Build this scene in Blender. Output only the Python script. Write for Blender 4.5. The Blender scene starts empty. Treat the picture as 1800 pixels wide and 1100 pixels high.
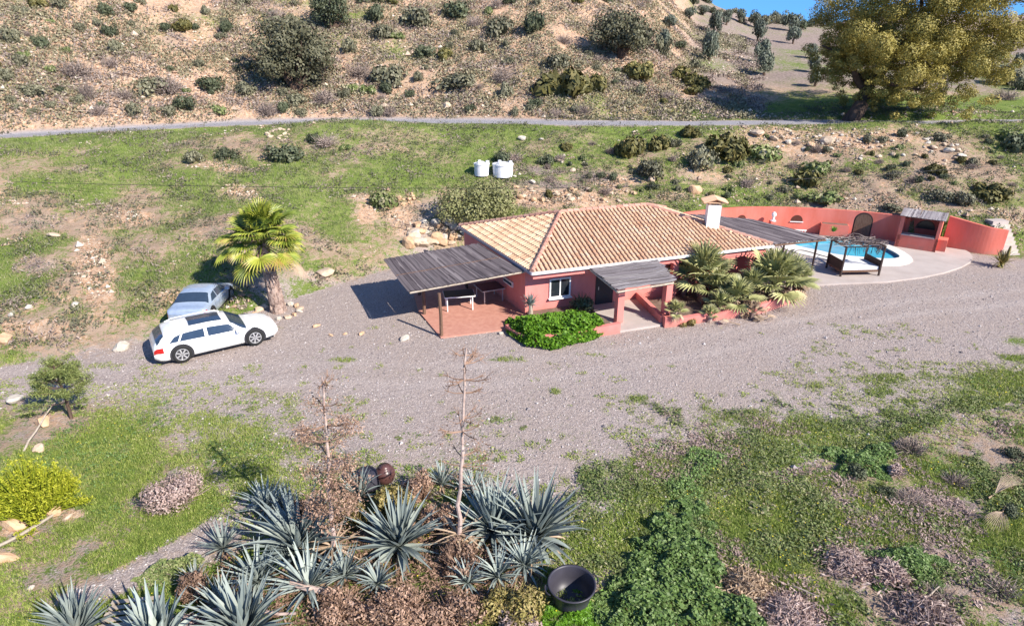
import bpy, bmesh, math, random
import numpy as np
from mathutils import Vector, Matrix
from mathutils.geometry import tessellate_polygon
sc = bpy.context.scene
COL = sc.collection
R = math.radians
random.seed(7)

# ---------------------------------------------------------------- camera, light, exposure
CAM_H, PITCH, FPX = 12.0, R(23), 1083.0
cam_d = bpy.data.cameras.new('camera'); cam = bpy.data.objects.new('camera', cam_d); COL.objects.link(cam)
cam.location = (0, 0, CAM_H); cam.rotation_euler = (R(90)-PITCH, 0, 0)
cam_d.sensor_width = 36; cam_d.lens = FPX/1800*36; cam_d.clip_start = .1; cam_d.clip_end = 3000
sc.camera = cam
SUN_EL, SUN_AZ = R(35), (0.765, -0.644)
wd = bpy.data.worlds.new('World'); sc.world = wd; wd.use_nodes = True
nt = wd.node_tree; nt.nodes.clear()
sky = nt.nodes.new('ShaderNodeTexSky'); sky.sky_type = 'NISHITA'; sky.sun_disc = False
sky.sun_elevation = SUN_EL; sky.sun_rotation = math.atan2(SUN_AZ[0], SUN_AZ[1])
sky.air_density = 1.0; sky.dust_density = 0.0; sky.ozone_density = 3.0; sky.altitude = 1500
bg = nt.nodes.new('ShaderNodeBackground'); bg.inputs[1].default_value = 0.12
wo = nt.nodes.new('ShaderNodeOutputWorld'); tint = nt.nodes.new('ShaderNodeMix'); tint.data_type = 'RGBA'; tint.blend_type = 'MULTIPLY'; tint.inputs[0].default_value = 1
_rg = [q for q in tint.inputs if q.type == 'RGBA']; _tc = nt.nodes.new('ShaderNodeTexCoord'); _sx = nt.nodes.new('ShaderNodeSeparateXYZ'); _cr = nt.nodes.new('ShaderNodeValToRGB'); nt.links.new(_tc.outputs['Generated'], _sx.inputs[0]); nt.links.new(_sx.outputs[2], _cr.inputs[0]); nt.links.new(_cr.outputs[0], _rg[1])
_e = _cr.color_ramp.elements; _e[0].position = .03; _e[0].color = (.14, .36, .78, 1); _e[1].position = .45; _e[1].color = (.66, .73, .84, 1)
nt.links.new(sky.outputs[0], _rg[0]); nt.links.new([q for q in tint.outputs if q.type == 'RGBA'][0], bg.inputs[0]); nt.links.new(bg.outputs[0], wo.inputs[0])
ld = bpy.data.lights.new('sun', 'SUN'); ld.energy = 4.3; ld.angle = R(.5); ld.color = (1.0, .93, .83)
sun = bpy.data.objects.new('sun', ld); COL.objects.link(sun)
sun.rotation_euler = Vector((SUN_AZ[0]*math.cos(SUN_EL), SUN_AZ[1]*math.cos(SUN_EL), math.sin(SUN_EL))).to_track_quat('Z', 'Y').to_euler()
sc.view_settings.view_transform = 'Standard'; sc.view_settings.look = 'None'
sc.view_settings.exposure = 1.0; sc.view_settings.gamma = 1
sc.cycles.max_bounces = 5; sc.cycles.diffuse_bounces = 3; sc.cycles.glossy_bounces = 2
sc.cycles.transparent_max_bounces = 6; sc.cycles.use_denoising = True

# ---------------------------------------------------------------- placing by the photograph's sight lines
_c, _s = math.cos(PITCH), math.sin(PITCH)
def W(px, py, z=0.0):
    x, y = (px-900)/FPX, (py-550)/FPX
    d = (CAM_H-z)/(_s+y*_c)
    return Vector((x*d, d*(_c-y*_s), z))
def WY(px, py, Y):
    x, y = (px-900)/FPX, (py-550)/FPX
    d = Y/(_c-y*_s)
    return Vector((x*d, Y, CAM_H-d*(_s+y*_c)))

# ---------------------------------------------------------------- noise and terrain
def _h(i, j, seed):
    n = (i*374761393 + j*668265263 + seed*974634777) & 0x7fffffff
    n = ((n ^ (n >> 13)) * 1274126177) & 0x7fffffff
    return ((n ^ (n >> 16)) & 0xffff)/65535.0
def vnoise(x, y, seed=0):
    x = np.asarray(x, float); y = np.asarray(y, float)
    i = np.floor(x).astype(np.int64); j = np.floor(y).astype(np.int64)
    fx = x-i; fy = y-j; fx = fx*fx*(3-2*fx); fy = fy*fy*(3-2*fy)
    a = _h(i, j, seed); b = _h(i+1, j, seed); c = _h(i, j+1, seed); d = _h(i+1, j+1, seed)
    return (a*(1-fx)+b*fx)*(1-fy)+(c*(1-fx)+d*fx)*fy
def fbm(x, y, sc_, seed=0, oct=4):
    s = 0; a = .5; t = 0
    for k in range(oct):
        s = s+a*vnoise(np.asarray(x)/sc_*2**k+k*17.3, np.asarray(y)/sc_*2**k-k*9.1, seed+k); t += a; a *= .55
    return s/t-.5
def sst(x, a, b):
    t = np.clip((x-a)/(b-a), 0, 1); return t*t*(3-2*t)

wall_px = [(1172, 381), (1197, 375), (1250, 368), (1310, 364), (1380, 364), (1450, 367), (1520, 372), (1575, 378), (1600, 383)]
WALL_Z = 1.85
wall_pts = [W(a, b, WALL_Z) for a, b in wall_px]
wall_right = [W(1655, 434), W(1695, 441), W(1728, 445.5), W(1758, 447)]
TOE = [(-80, 16), (-40, 20), (-21.5, 22.4), (-17, 24.6), (-15, 26.5), (-12, 29.6), (-10, 32), (-7, 35.5), (-4, 37.6), (2, 39.6), (8, 41.6)]
TOE += [(p.x, p.y+.15) for p in wall_pts if p.x > 9][0:0]
TOE += [(wall_pts[1].x, wall_pts[1].y+.2)]+[(p.x, p.y+.25) for p in wall_pts[2:]]
TOE += [(p.x, p.y+.25) for p in wall_right]+[(wall_right[3].x+1.5, wall_right[3].y+.6), (37, 38.0), (42, 37), (90, 36)]
TOE.sort()
TX = np.array([a for a, b in TOE]); TY = np.array([b for a, b in TOE])
def toe(X): return np.interp(X, TX, TY)
road_px = [(-250, 262), (0, 240), (200, 228.5), (400, 218), (520, 214.5), (700, 213.5), (900, 214.5), (1000, 216.5), (1200, 217), (1400, 215), (1500, 215), (1600, 217), (1800, 214), (2100, 211)]
RZ = 6.2
road_pts = [W(a, b, RZ) for a, b in road_px]
RX = np.array([p.x for p in road_pts]); RY = np.array([p.y for p in road_pts])
def road(X): return np.interp(X, RX, RY)
pool_px = [(1392, 431.5), (1420, 427), (1460, 424.5), (1500, 426.5), (1535, 433), (1562, 444), (1580, 456), (1562, 460), (1520, 457.5), (1470, 452.5), (1436, 445), (1405, 438.5)]
pool_pts = [W(a, b, -.08) for a, b in pool_px]
def smooth_loop(pts, n=6):
    out = []
    m = len(pts)
    for i in range(m):
        p0, p1, p2, p3 = pts[i-1], pts[i], pts[(i+1) % m], pts[(i+2) % m]
        for k in range(n):
            t = k/n
            out.append(.5*((2*p1)+(p2-p0)*t+(2*p0-5*p1+4*p2-p3)*t*t+(3*p1-p0-3*p2+p3)*t**3))
    return out
def smooth_open(pts, n=6):
    q = [2*pts[0]-pts[1]]+list(pts)+[2*pts[-1]-pts[-2]]
    out = []
    for i in range(1, len(q)-2):
        p0, p1, p2, p3 = q[i-1:i+3]
        for k in range(n):
            t = k/n
            out.append(.5*((2*p1)+(p2-p0)*t+(2*p0-5*p1+4*p2-p3)*t*t+(3*p1-p0-3*p2+p3)*t**3))
    out.append(pts[-1].copy()); return out
pool_loop = smooth_loop(pool_pts)
def inside(X, Y, loop):
    X = np.asarray(X, float); Y = np.asarray(Y, float); r = np.zeros(X.shape, bool)
    n = len(loop)
    for i in range(n):
        x1, y1 = loop[i][0], loop[i][1]; x2, y2 = loop[(i+1) % n][0], loop[(i+1) % n][1]
        if y1 == y2: continue
        c = ((y1 > Y) != (y2 > Y)) & (X < (x2-x1)*(Y-y1)/(y2-y1)+x1); r ^= c
    return r
pc = sum(pool_pts, Vector((0, 0, 0)))/len(pool_pts)
pool_dig = [pc+(p-pc)*1.06 for p in pool_loop]
def HT(X, Y, dig=True):
    X = np.asarray(X, float); Y = np.asarray(Y, float)
    ty = toe(X); ry = road(X); dt = Y-ty; dr = Y-ry
    bank = np.interp(X, [-12, -5, 0, 10, 13, 31, 33], [0, .35, 1.0, 1.2, 1.55, 1.55, 1.3])
    bw = np.interp(X, [-12, -5, 0, 9, 11, 31.5, 33, 36], [3, 2, 1.6, 1.2, .25, .25, 2.5, 4])
    t = np.clip(dt/np.maximum(ry-ty-1.2, 1), 0, 1)
    prof = np.interp(t, [0, .25, .6, .88, 1], [0, .26, .66, .97, 1.0])
    z = bank*sst(dt, 0, bw)+(RZ-bank)*prof
    k = X/np.maximum(Y, 5)
    slope = np.interp(k, [-.9, -.5, .05, .2, .27, .36, .55, .85, 1.2], [.40, .46, .46, .34, .20, .155, .14, .10, .10])
    dd = np.maximum(dr-1.2, 0)
    steep = sst(dd, 0, 3)*.25*sst(-k, -.25, -.05)
    crest = np.interp(k, [0, .2, .3], [170, 150, 132])
    yy = np.minimum(Y, crest+(Y-crest)*.05)-ry-1.2
    z = z+np.where(dd > 0, slope*np.maximum(yy, 0)+steep, 0)
    # far side of the olive field falls away
    z = z-np.maximum(Y-crest-14, 0)*.12*sst(k, .15, .3)
    onroad = 1-sst(np.abs(dr), 1.3, 2.6)
    rough = sst(dt, .3, 4)*(1-onroad*.95)
    big = sst(dt, 3, 14)*(1-onroad)
    fieldk = sst(k, .24, .34)*sst(dr, 2, 10)
    z = z+rough*(fbm(X, Y, 3.2, 3, 4)*.55)*(1-.6*fieldk)+big*fbm(X, Y, 13, 9, 3)*1.5*(1-.55*fieldk)
    # small unevenness of the yard and the planted strip in front
    fg = 1-sst(Y, 13, 19)
    z = z+(1-rough)*(fbm(X, Y, 5, 21, 3)*.06)*(dt < 0)
    z = z+fg*fbm(X, Y, 1.3, 33, 3)*.12*(dt < 0)
    # rocky outcrop steps on the stony hill
    stone = sst(dr, 3, 8)*(1-fieldk)
    z = z+stone*np.maximum(fbm(X, Y, 1.6, 51, 3), 0)*.9
    if dig: z = np.where(inside(X, Y, pool_dig), -2.0, z)
    return z
def ht(x, y): return float(HT(np.array([x]), np.array([y]), False)[0])
def G(px, py, dz=0.0):
    """ground point on the sight line through (px, py)"""
    x, y = (px-900)/FPX, (py-550)/FPX
    d = np.concatenate([np.arange(8, 70, .06), np.arange(70, 260, .3)])
    X = x*d; Y = d*(_c-y*_s); Z = CAM_H-d*(_s+y*_c)
    hit = np.nonzero(Z < HT(X, Y, False)+dz)[0]
    k = hit[0] if len(hit) else len(d)-1
    return Vector((X[k], Y[k], float(HT(X[k:k+1], Y[k:k+1], False)[0])))
def scale_at(p):
    return (p.y*_c+(CAM_H-p.z)*_s)/FPX      # metres per photo pixel

# ---------------------------------------------------------------- materials
def _nodes(name):
    m = bpy.data.materials.new(name); m.use_nodes = True
    n = m.node_tree.nodes; l = m.node_tree.links
    return m, n, l, n['Principled BSDF']
def ramp(n, stops):
    r = n.new('ShaderNodeValToRGB'); e = r.color_ramp.elements
    while len(e) < len(stops): e.new(.5)
    for k, (p, c) in enumerate(stops):
        e[k].position = p; e[k].color = (*c, 1)
    return r
def mnoise(name, stops, scale=5, detail=6, rough=.85, bump=0, bscale=None, spec=.25, metal=0, coords='Object', stretch=(1, 1, 1)):
    m, n, l, b = _nodes(name)
    tc = n.new('ShaderNodeTexCoord'); mp = n.new('ShaderNodeMapping'); mp.inputs['Scale'].default_value = stretch
    l.new(tc.outputs[coords], mp.inputs[0])
    t = n.new('ShaderNodeTexNoise'); t.inputs['Scale'].default_value = scale; t.inputs['Detail'].default_value = detail; t.inputs['Roughness'].default_value = .62
    l.new(mp.outputs[0], t.inputs[0])
    r = ramp(n, stops); l.new(t.outputs[0], r.inputs[0]); l.new(r.outputs[0], b.inputs['Base Color'])
    b.inputs['Roughness'].default_value = rough; b.inputs['Specular IOR Level'].default_value = spec; b.inputs['Metallic'].default_value = metal
    if bump:
        t2 = n.new('ShaderNodeTexNoise'); t2.inputs['Scale'].default_value = bscale or scale*4; t2.inputs['Detail'].default_value = 5
        l.new(mp.outputs[0], t2.inputs[0])
        bp = n.new('ShaderNodeBump'); bp.inputs['Strength'].default_value = bump; bp.inputs['Distance'].default_value = .03
        l.new(t2.outputs[0], bp.inputs['Height']); l.new(bp.outputs[0], b.inputs['Normal'])
    return m
def mleaf(name, cols, rough=.6, spec=.3, trans=0.0, big=None):
    """foliage: per-leaf value from the mesh attribute v, plus a little per-object shift"""
    m, n, l, b = _nodes(name)
    a = n.new('ShaderNodeAttribute'); a.attribute_name = 'v'
    oi = n.new('ShaderNodeObjectInfo')
    k = len(cols)
    r = ramp(n, [(i/(k-1), c) for i, c in enumerate(cols)])
    l.new(a.outputs['Fac'], r.inputs[0])
    hs = n.new('ShaderNodeHueSaturation')
    mr = n.new('ShaderNodeMapRange'); mr.inputs['To Min'].default_value = .8; mr.inputs['To Max'].default_value = 1.2
    l.new(oi.outputs['Random'], mr.inputs[0]); l.new(mr.outputs[0], hs.inputs['Value'])
    l.new(r.outputs[0], hs.inputs['Color']); l.new(hs.outputs[0], b.inputs['Base Color'])
    b.inputs['Roughness'].default_value = rough; b.inputs['Specular IOR Level'].default_value = spec
    if trans:
        out = n['Material Output']; tr = n.new('ShaderNodeBsdfTranslucent'); mx = n.new('ShaderNodeMixShader')
        mx.inputs[0].default_value = trans
        l.new(hs.outputs[0], tr.inputs[0]); l.new(b.outputs[0], mx.inputs[1]); l.new(tr.outputs[0], mx.inputs[2]); l.new(mx.outputs[0], out.inputs[0])
    return m
def mplain(name, c, rough=.6, spec=.3, metal=0, coat=0):
    m, n, l, b = _nodes(name)
    tc = n.new('ShaderNodeTexCoord')
    t = n.new('ShaderNodeTexNoise'); t.inputs['Scale'].default_value = 6; l.new(tc.outputs['Object'], t.inputs[0])
    r = ramp(n, [(.3, tuple(x*.9 for x in c)), (.7, tuple(min(1, x*1.06) for x in c))]); l.new(t.outputs[0], r.inputs[0]); l.new(r.outputs[0], b.inputs['Base Color'])
    b.inputs['Roughness'].default_value = rough; b.inputs['Specular IOR Level'].default_value = spec; b.inputs['Metallic'].default_value = metal
    b.inputs['Coat Weight'].default_value = coat
    return m

M = {}
M['pink'] = mnoise('pink_render', [(.25, (.60, .19, .165)), (.55, (.69, .235, .205)), (.8, (.74, .28, .25))], 1.3, 8, .9, .25, 30, stretch=(1, 1, .45))
M['pinkwall'] = mnoise('weathered_pink_render', [(.2, (.54, .12, .075)), (.45, (.63, .165, .12)), (.7, (.68, .205, .16)), (.9, (.63, .16, .095))], .8, 9, .9, .3, 30, stretch=(1.3, 1.3, .4))
def weather(m, dirt=(.40, .19, .15), top=.45):
    n, l = m.node_tree.nodes, m.node_tree.links; b = n['Principled BSDF']; src = b.inputs['Base Color'].links[0].from_socket
    tc = n.new('ShaderNodeTexCoord'); sx = n.new('ShaderNodeSeparateXYZ'); l.new(tc.outputs['Object'], sx.inputs[0])
    t = n.new('ShaderNodeTexNoise'); t.inputs['Scale'].default_value = 2.2; t.inputs['Detail'].default_value = 7; l.new(tc.outputs['Object'], t.inputs[0])
    a = n.new('ShaderNodeMath'); a.operation = 'MULTIPLY_ADD'; l.new(t.outputs[0], a.inputs[0]); a.inputs[1].default_value = -1.3; l.new(sx.outputs[2], a.inputs[2])
    mr = n.new('ShaderNodeMapRange'); l.new(a.outputs[0], mr.inputs[0]); mr.inputs[1].default_value = -.75; mr.inputs[2].default_value = top-.65; mr.inputs[3].default_value = .65; mr.inputs[4].default_value = 0
    mx = n.new('ShaderNodeMix'); mx.data_type = 'RGBA'; l.new(mr.outputs[0], mx.inputs['Factor']); q = [x for x in mx.inputs if x.type == 'RGBA']; l.new(src, q[0]); q[1].default_value = (*dirt, 1)
    l.new([x for x in mx.outputs if x.type == 'RGBA'][0], b.inputs['Base Color'])
weather(M['pink']); weather(M['pinkwall'])
M['white'] = mnoise('white_render', [(.3, (.74, .73, .71)), (.7, (.82, .81, .79))], 4, 5, .8)
M['fascia'] = mplain('white_gutter', (.8, .78, .76), .5)
M['oldreed'] = mnoise('grey_reed', [(.2, (.07, .055, .06)), (.5, (.17, .14, .145)), (.8, (.30, .26, .26))], 2.2, 8, .95, .6, 40, stretch=(2, 14, 8))
M['wood'] = mnoise('old_wood', [(.3, (.10, .055, .035)), (.7, (.22, .13, .09))], 3, 6, .8, .3, 30, stretch=(8, 8, 1))
M['paleW'] = mnoise('sunbleached_wood', [(.3, (.30, .24, .18)), (.7, (.5, .43, .35))], 5, 6, .8)
M['darkwood'] = mplain('dark_wood', (.045, .028, .024), .6)
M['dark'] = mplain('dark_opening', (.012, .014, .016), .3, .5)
M['glass'] = mplain('window_glass', (.02, .024, .03), .06, .6)
M['tilefloor'] = mnoise('terracotta_floor', [(.3, (.44, .20, .15)), (.7, (.56, .29, .22))], 4, 6, .7)
M['concrete'] = mnoise('pale_concrete', [(.2, (.38, .32, .29)), (.5, (.46, .395, .36)), (.8, (.51, .445, .41))], .9, 9, .85, .15, 30)
M['coping'] = mnoise('white_coping', [(.3, (.66, .62, .56)), (.7, (.76, .73, .68))], 4, 5, .7)
M['water'] = mnoise('pool_water', [(.3, (.03, .36, .55)), (.7, (.08, .47, .62))], .7, 2, .04, .08, 5, spec=.5)
M['poolwall'] = mplain('pool_wall', (.25, .6, .75), .4)
M['stone'] = mnoise('limestone', [(.2, (.34, .24, .17)), (.5, (.52, .40, .29)), (.8, (.66, .57, .45))], 2, 8, .9, .5, 8)
M['ochre'] = mnoise('ochre_rock', [(.2, (.40, .24, .14)), (.5, (.55, .36, .22)), (.8, (.64, .49, .34))], 1.8, 8, .9, .5, 8)
M['pale'] = mnoise('pale_rock', [(.2, (.40, .35, .29)), (.8, (.60, .55, .47))], 2, 8, .9, .4, 8)
M['carwhite'] = mplain('white_car_paint', (.80, .80, .79), .25, .5, 0, .8)
M['carsilver'] = mplain('silver_blue_car_paint', (.44, .53, .66), .3, .5, .35, .8)
M['carglass'] = mplain('tinted_car_glass', (.03, .05, .085), .08, .6)
M['tyre'] = mplain('rubber', (.02, .02, .02), .8)
M['rim'] = mplain('alloy', (.55, .55, .56), .35, .5, .5)
M['red'] = mplain('red_lens', (.45, .02, .02), .2, .5)
M['lamp'] = mplain('headlamp_glass', (.5, .52, .55), .1, .6)
M['plastic'] = mplain('dark_plastic', (.03, .03, .035), .5)
M['tub'] = mplain('black_tub_plastic', (.045, .042, .055), .45, .4)
M['tank'] = mplain('white_tank_plastic', (.78, .78, .80), .5, .4)
M['bark'] = mnoise('bark', [(.3, (.055, .035, .025)), (.7, (.15, .10, .075))], 4, 6, .95, .6, 12, stretch=(1, 1, .25))
M['palmbark'] = mnoise('palm_bark', [(.3, (.16, .10, .085)), (.5, (.33, .24, .20)), (.75, (.5, .40, .34))], 6, 6, .95, .6, 20)
M['stalk'] = mnoise('dead_stalk', [(.3, (.32, .22, .19)), (.7, (.56, .44, .38))], 8, 5, .9)
M['scrubwarm'] = mleaf('olive_brown_low_scrub', [(.13, .12, .07), (.21, .185, .11), (.32, .28, .18)])
M['scrub'] = mleaf('grey_green_scrub_leaf', [(.10, .10, .06), (.16, .155, .095), (.25, .23, .155)])
M['scrubdark'] = mleaf('dark_green_scrub_leaf', [(.05, .065, .035), (.085, .10, .055), (.145, .155, .085)])
M['mastic'] = mleaf('olive_brown_leaf', [(.06, .06, .018), (.125, .115, .035), (.22, .18, .06)])
M['dry'] = mleaf('dry_twig', [(.17, .13, .11), (.28, .215, .185), (.41, .33, .28)])
M['olive'] = mleaf('olive_leaf', [(.08, .10, .07), (.13, .15, .11), (.20, .21, .16)])
M['bigtree'] = mleaf('big_tree_leaf', [(.16, .14, .03), (.30, .25, .06), (.46, .37, .11)], .55, .3, .18)
M['fan'] = mleaf('palm_leaf', [(.09, .13, .02), (.19, .245, .03), (.37, .38, .055), (.46, .32, .10)], .45, .45, .15)
M['fanold'] = mleaf('dead_palm_leaf', [(.20, .13, .08), (.36, .26, .17), (.48, .36, .26)])
M['fangrey'] = mleaf('fan_palm_leaf', [(.16, .18, .075), (.29, .30, .12), (.46, .44, .20)], .45, .45, .1)
M['agave'] = mleaf('agave_leaf', [(.14, .175, .17), (.24, .28, .26), (.36, .40, .35)], .5, .35)
M['hedge'] = mleaf('hedge_leaf', [(.05, .13, .008), (.10, .22, .012), (.17, .31, .03)], .5, .35, .1)
M['mallow'] = mleaf('mallow_leaf', [(.07, .13, .035), (.14, .225, .055), (.29, .37, .16)], .55, .3, .1)
M['yellowgreen'] = mleaf('spurge_leaf', [(.16, .22, .02), (.38, .41, .025), (.60, .56, .07)], .6, .25, .15)
M['pine'] = mleaf('pine_needle', [(.11, .14, .04), (.20, .24, .07), (.30, .32, .12)], .6, .25, .1)
M['brown'] = mleaf('brown_shrub_leaf', [(.14, .085, .055), (.27, .165, .115), (.42, .28, .20)])
M['pinkdry'] = mleaf('pinkish_twig', [(.25, .17, .15), (.39, .28, .25), (.52, .41, .36)])
M['brownolive'] = mleaf('olive_brown_succulent', [(.14, .10, .03), (.22, .19, .055), (.33, .25, .11)])
M['grass'] = mleaf('grass_blade', [(.11, .17, .03), (.21, .28, .055), (.33, .37, .10), (.45, .41, .21)], .6, .2, .2)
M['herb'] = mleaf('herb_leaf', [(.085, .125, .04), (.145, .19, .06), (.24, .26, .11), (.36, .32, .21)], .6, .2, .1)

# ---------------------------------------------------------------- object helpers
def tag(o, label=None, cat=None, group=None, kind=None):
    if label: o['label'] = label
    if cat: o['category'] = cat
    if group: o['group'] = group
    if kind: o['kind'] = kind
    return o
def empty(name, loc, rz=0, **k):
    o = bpy.data.objects.new(name, None); COL.objects.link(o); o.location = loc; o.rotation_euler = (0, 0, rz)
    o.empty_display_size = .2
    return tag(o, **k)
def link(name, me, parent=None, loc=(0, 0, 0), rot=(0, 0, 0), scl=(1, 1, 1), **k):
    o = bpy.data.objects.new(name, me); COL.objects.link(o); o.location = loc; o.rotation_euler = rot; o.scale = scl
    if parent: o.parent = parent
    return tag(o, **k)
class NB:
    """numpy mesh builder; v is a per-vertex value used for leaf colour"""
    def __init__(s): s.V = []; s.F = []; s.A = []; s.n = 0
    def add(s, V, F, v=0.5):
        V = np.asarray(V, float).reshape(-1, 3); F = np.asarray(F, np.int64)
        s.V.append(V); s.F.append(F+s.n); s.A.append(np.broadcast_to(np.asarray(v, float), (len(V),)).copy()); s.n += len(V); return s
    def mesh(s, name, mat, smooth=False):
        V = np.concatenate(s.V); A = np.concatenate(s.A); me = bpy.data.meshes.new(name)
        me.vertices.add(len(V)); me.vertices.foreach_set('co', V.ravel())
        loops = np.concatenate([f.ravel() for f in s.F]); tot = np.concatenate([np.full(len(f), f.shape[1]) for f in s.F])
        me.loops.add(len(loops)); me.loops.foreach_set('vertex_index', loops.astype(np.int32))
        me.polygons.add(len(tot)); st = np.concatenate([[0], np.cumsum(tot)[:-1]])
        me.polygons.foreach_set('loop_start', st.astype(np.int32)); me.polygons.foreach_set('loop_total', tot.astype(np.int32))
        me.polygons.foreach_set('use_smooth', np.full(len(tot), smooth))
        at = me.attributes.new('v', 'FLOAT', 'POINT'); at.data.foreach_set('value', A.astype(np.float32))
        me.materials.append(mat); me.update(calc_edges=True); return me
    # shapes
    def box(s, c, d, rz=0, v=.5, M4=None):
        x, y, z = [a/2 for a in d]
        V = np.array([(a*x, b*y, e*z) for e in (-1, 1) for a, b in ((-1, -1), (1, -1), (1, 1), (-1, 1))])
        ca, sa = math.cos(rz), math.sin(rz)
        V = np.stack([V[:, 0]*ca-V[:, 1]*sa, V[:, 0]*sa+V[:, 1]*ca, V[:, 2]], 1)+np.array(c)
        return s.add(V, [(3, 2, 1, 0), (4, 5, 6, 7), (0, 1, 5, 4), (1, 2, 6, 5), (2, 3, 7, 6), (3, 0, 4, 7)], v)
    def tube(s, pts, rad, n=8, v=.5, cap=True):
        pts = [Vector(p) for p in pts]; m = len(pts)
        if not hasattr(rad, '__len__'): rad = [rad]*m
        V = []; up = Vector((0, 0, 1))
        for i, p in enumerate(pts):
            t = (pts[min(i+1, m-1)]-pts[max(i-1, 0)]).normalized()
            a = t.cross(up if abs(t.z) < .95 else Vector((1, 0, 0))).normalized(); b = t.cross(a)
            for k in range(n):
                an = 2*math.pi*k/n; V.append(p+(a*math.cos(an)+b*math.sin(an))*rad[i])
        F = [(i*n+k, i*n+(k+1) % n, (i+1)*n+(k+1) % n, (i+1)*n+k) for i in range(m-1) for k in range(n)]
        s.add([tuple(q) for q in V], F, v)
        if cap:
            for i in (0, m-1):
                s.add([tuple(q) for q in V[i*n:(i+1)*n]]+[tuple(pts[i])], [(k, (k+1) % n, n) for k in range(n)], v)
        return s
    def prism(s, loop, z0, z1, v=.5, holes=()):
        """extruded polygon: loop of (x,y), z0 bottom, z1 top (numbers)"""
        loops = [list(loop)]+[list(h) for h in holes]
        allp = [Vector((p[0], p[1], 0)) for L in loops for p in L]; n = len(allp)
        tri = tessellate_polygon([[Vector((p[0], p[1], 0)) for p in L] for L in loops])
        V = [(p.x, p.y, z1) for p in allp]+[(p.x, p.y, z0) for p in allp]
        F = []
        for t in tri:
            a, b, c = [allp[k] for k in t]
            t = t if (b-a).cross(c-a).z > 0 else (t[0], t[2], t[1])
            F.append(t); F.append(tuple(k+n for k in reversed(t)))
        s.add(V, F, v)
        o = 0
        for L in loops:
            m = len(L)
            s.add(V[o:o+m]+V[n+o:n+o+m], [(k, k+m, (k+1) % m+m, (k+1) % m) for k in range(m)], v); o += m
        return s
    def lathe(s, prof, n=24, c=(0, 0, 0), v=.5):
        V = [(c[0]+r*math.cos(2*math.pi*k/n), c[1]+r*math.sin(2*math.pi*k/n), c[2]+z) for r, z in prof for k in range(n)]
        F = [(i*n+k, i*n+(k+1) % n, (i+1)*n+(k+1) % n, (i+1)*n+k) for i in range(len(prof)-1) for k in range(n)]
        return s.add(V, F, v)
def part(name, nb, mat, parent=None, smooth=False, **k):
    return link(name, nb.mesh(name, mat, smooth), parent, **k)
rng = np.random.default_rng(11)
def rand_dirs(n, r=rng):
    d = r.normal(size=(n, 3)); return d/np.linalg.norm(d, axis=1)[:, None]
def leaf_quads(nb, P, size, r=rng, aspect=1.6, N=None, flat=0.0, v=None):
    """one small quad (a diamond) at each point P, facing random ways (or along N)"""
    n = len(P)
    N = rand_dirs(n, r) if N is None else N+rand_dirs(n, r)*.6
    N = N/np.linalg.norm(N, axis=1)[:, None]
    T = np.cross(N, rand_dirs(n, r)); T /= np.linalg.norm(T, axis=1)[:, None]; B = np.cross(N, T)
    sz = np.asarray(size)*r.uniform(.6, 1.35, n); sz = sz[:, None]
    V = np.stack([P-T*sz*aspect/2, P+B*sz/2, P+T*sz*aspect/2, P-B*sz/2], 1).reshape(-1, 3)
    F = np.arange(n*4).reshape(n, 4)
    if v is None: v = r.uniform(0, 1, n)
    nb.add(V, F, np.repeat(v, 4)); return nb
# ---------------------------------------------------------------- the ground sheet
def sdist(X, Y, loop):
    """distance to the loop, negative inside"""
    d = np.full(X.shape, 1e9); n = len(loop)
    for i in range(n):
        x1, y1 = loop[i][0], loop[i][1]; x2, y2 = loop[(i+1) % n][0], loop[(i+1) % n][1]
        ex, ey = x2-x1, y2-y1; L = ex*ex+ey*ey+1e-9
        t = np.clip(((X-x1)*ex+(Y-y1)*ey)/L, 0, 1)
        d = np.minimum(d, np.hypot(X-x1-t*ex, Y-y1-t*ey))
    return np.where(inside(X, Y, loop), -d, d)
yard_px = [(-250, 655), (0, 641), (120, 628), (200, 612), (262, 592), (330, 575), (400, 560), (440, 525), (500, 505), (560, 500), (620, 494), (690, 470), (760, 415), (830, 390),
           (1000, 385), (1200, 395), (1420, 430), (1700, 440), (1722, 447), (1790, 455), (1990, 468), (1990, 640), (1830, 680), (1760, 712), (1650, 748), (1540, 785), (1400, 815), (1310, 838), (1235, 875), (1180, 915),
           (1120, 955), (1065, 1000), (1010, 1035), (900, 1010), (640, 930), (480, 905), (410, 860), (370, 800), (300, 772), (235, 742), (205, 712), (130, 700), (0, 714), (-250, 735)]
yard = [W(a, b) for a, b in yard_px]
track_px = [(60, 1060), (180, 1010), (330, 925), (450, 850), (540, 850), (520, 920), (400, 985), (280, 1030), (120, 1085)]
track = [W(a, b) for a, b in track_px]
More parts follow.
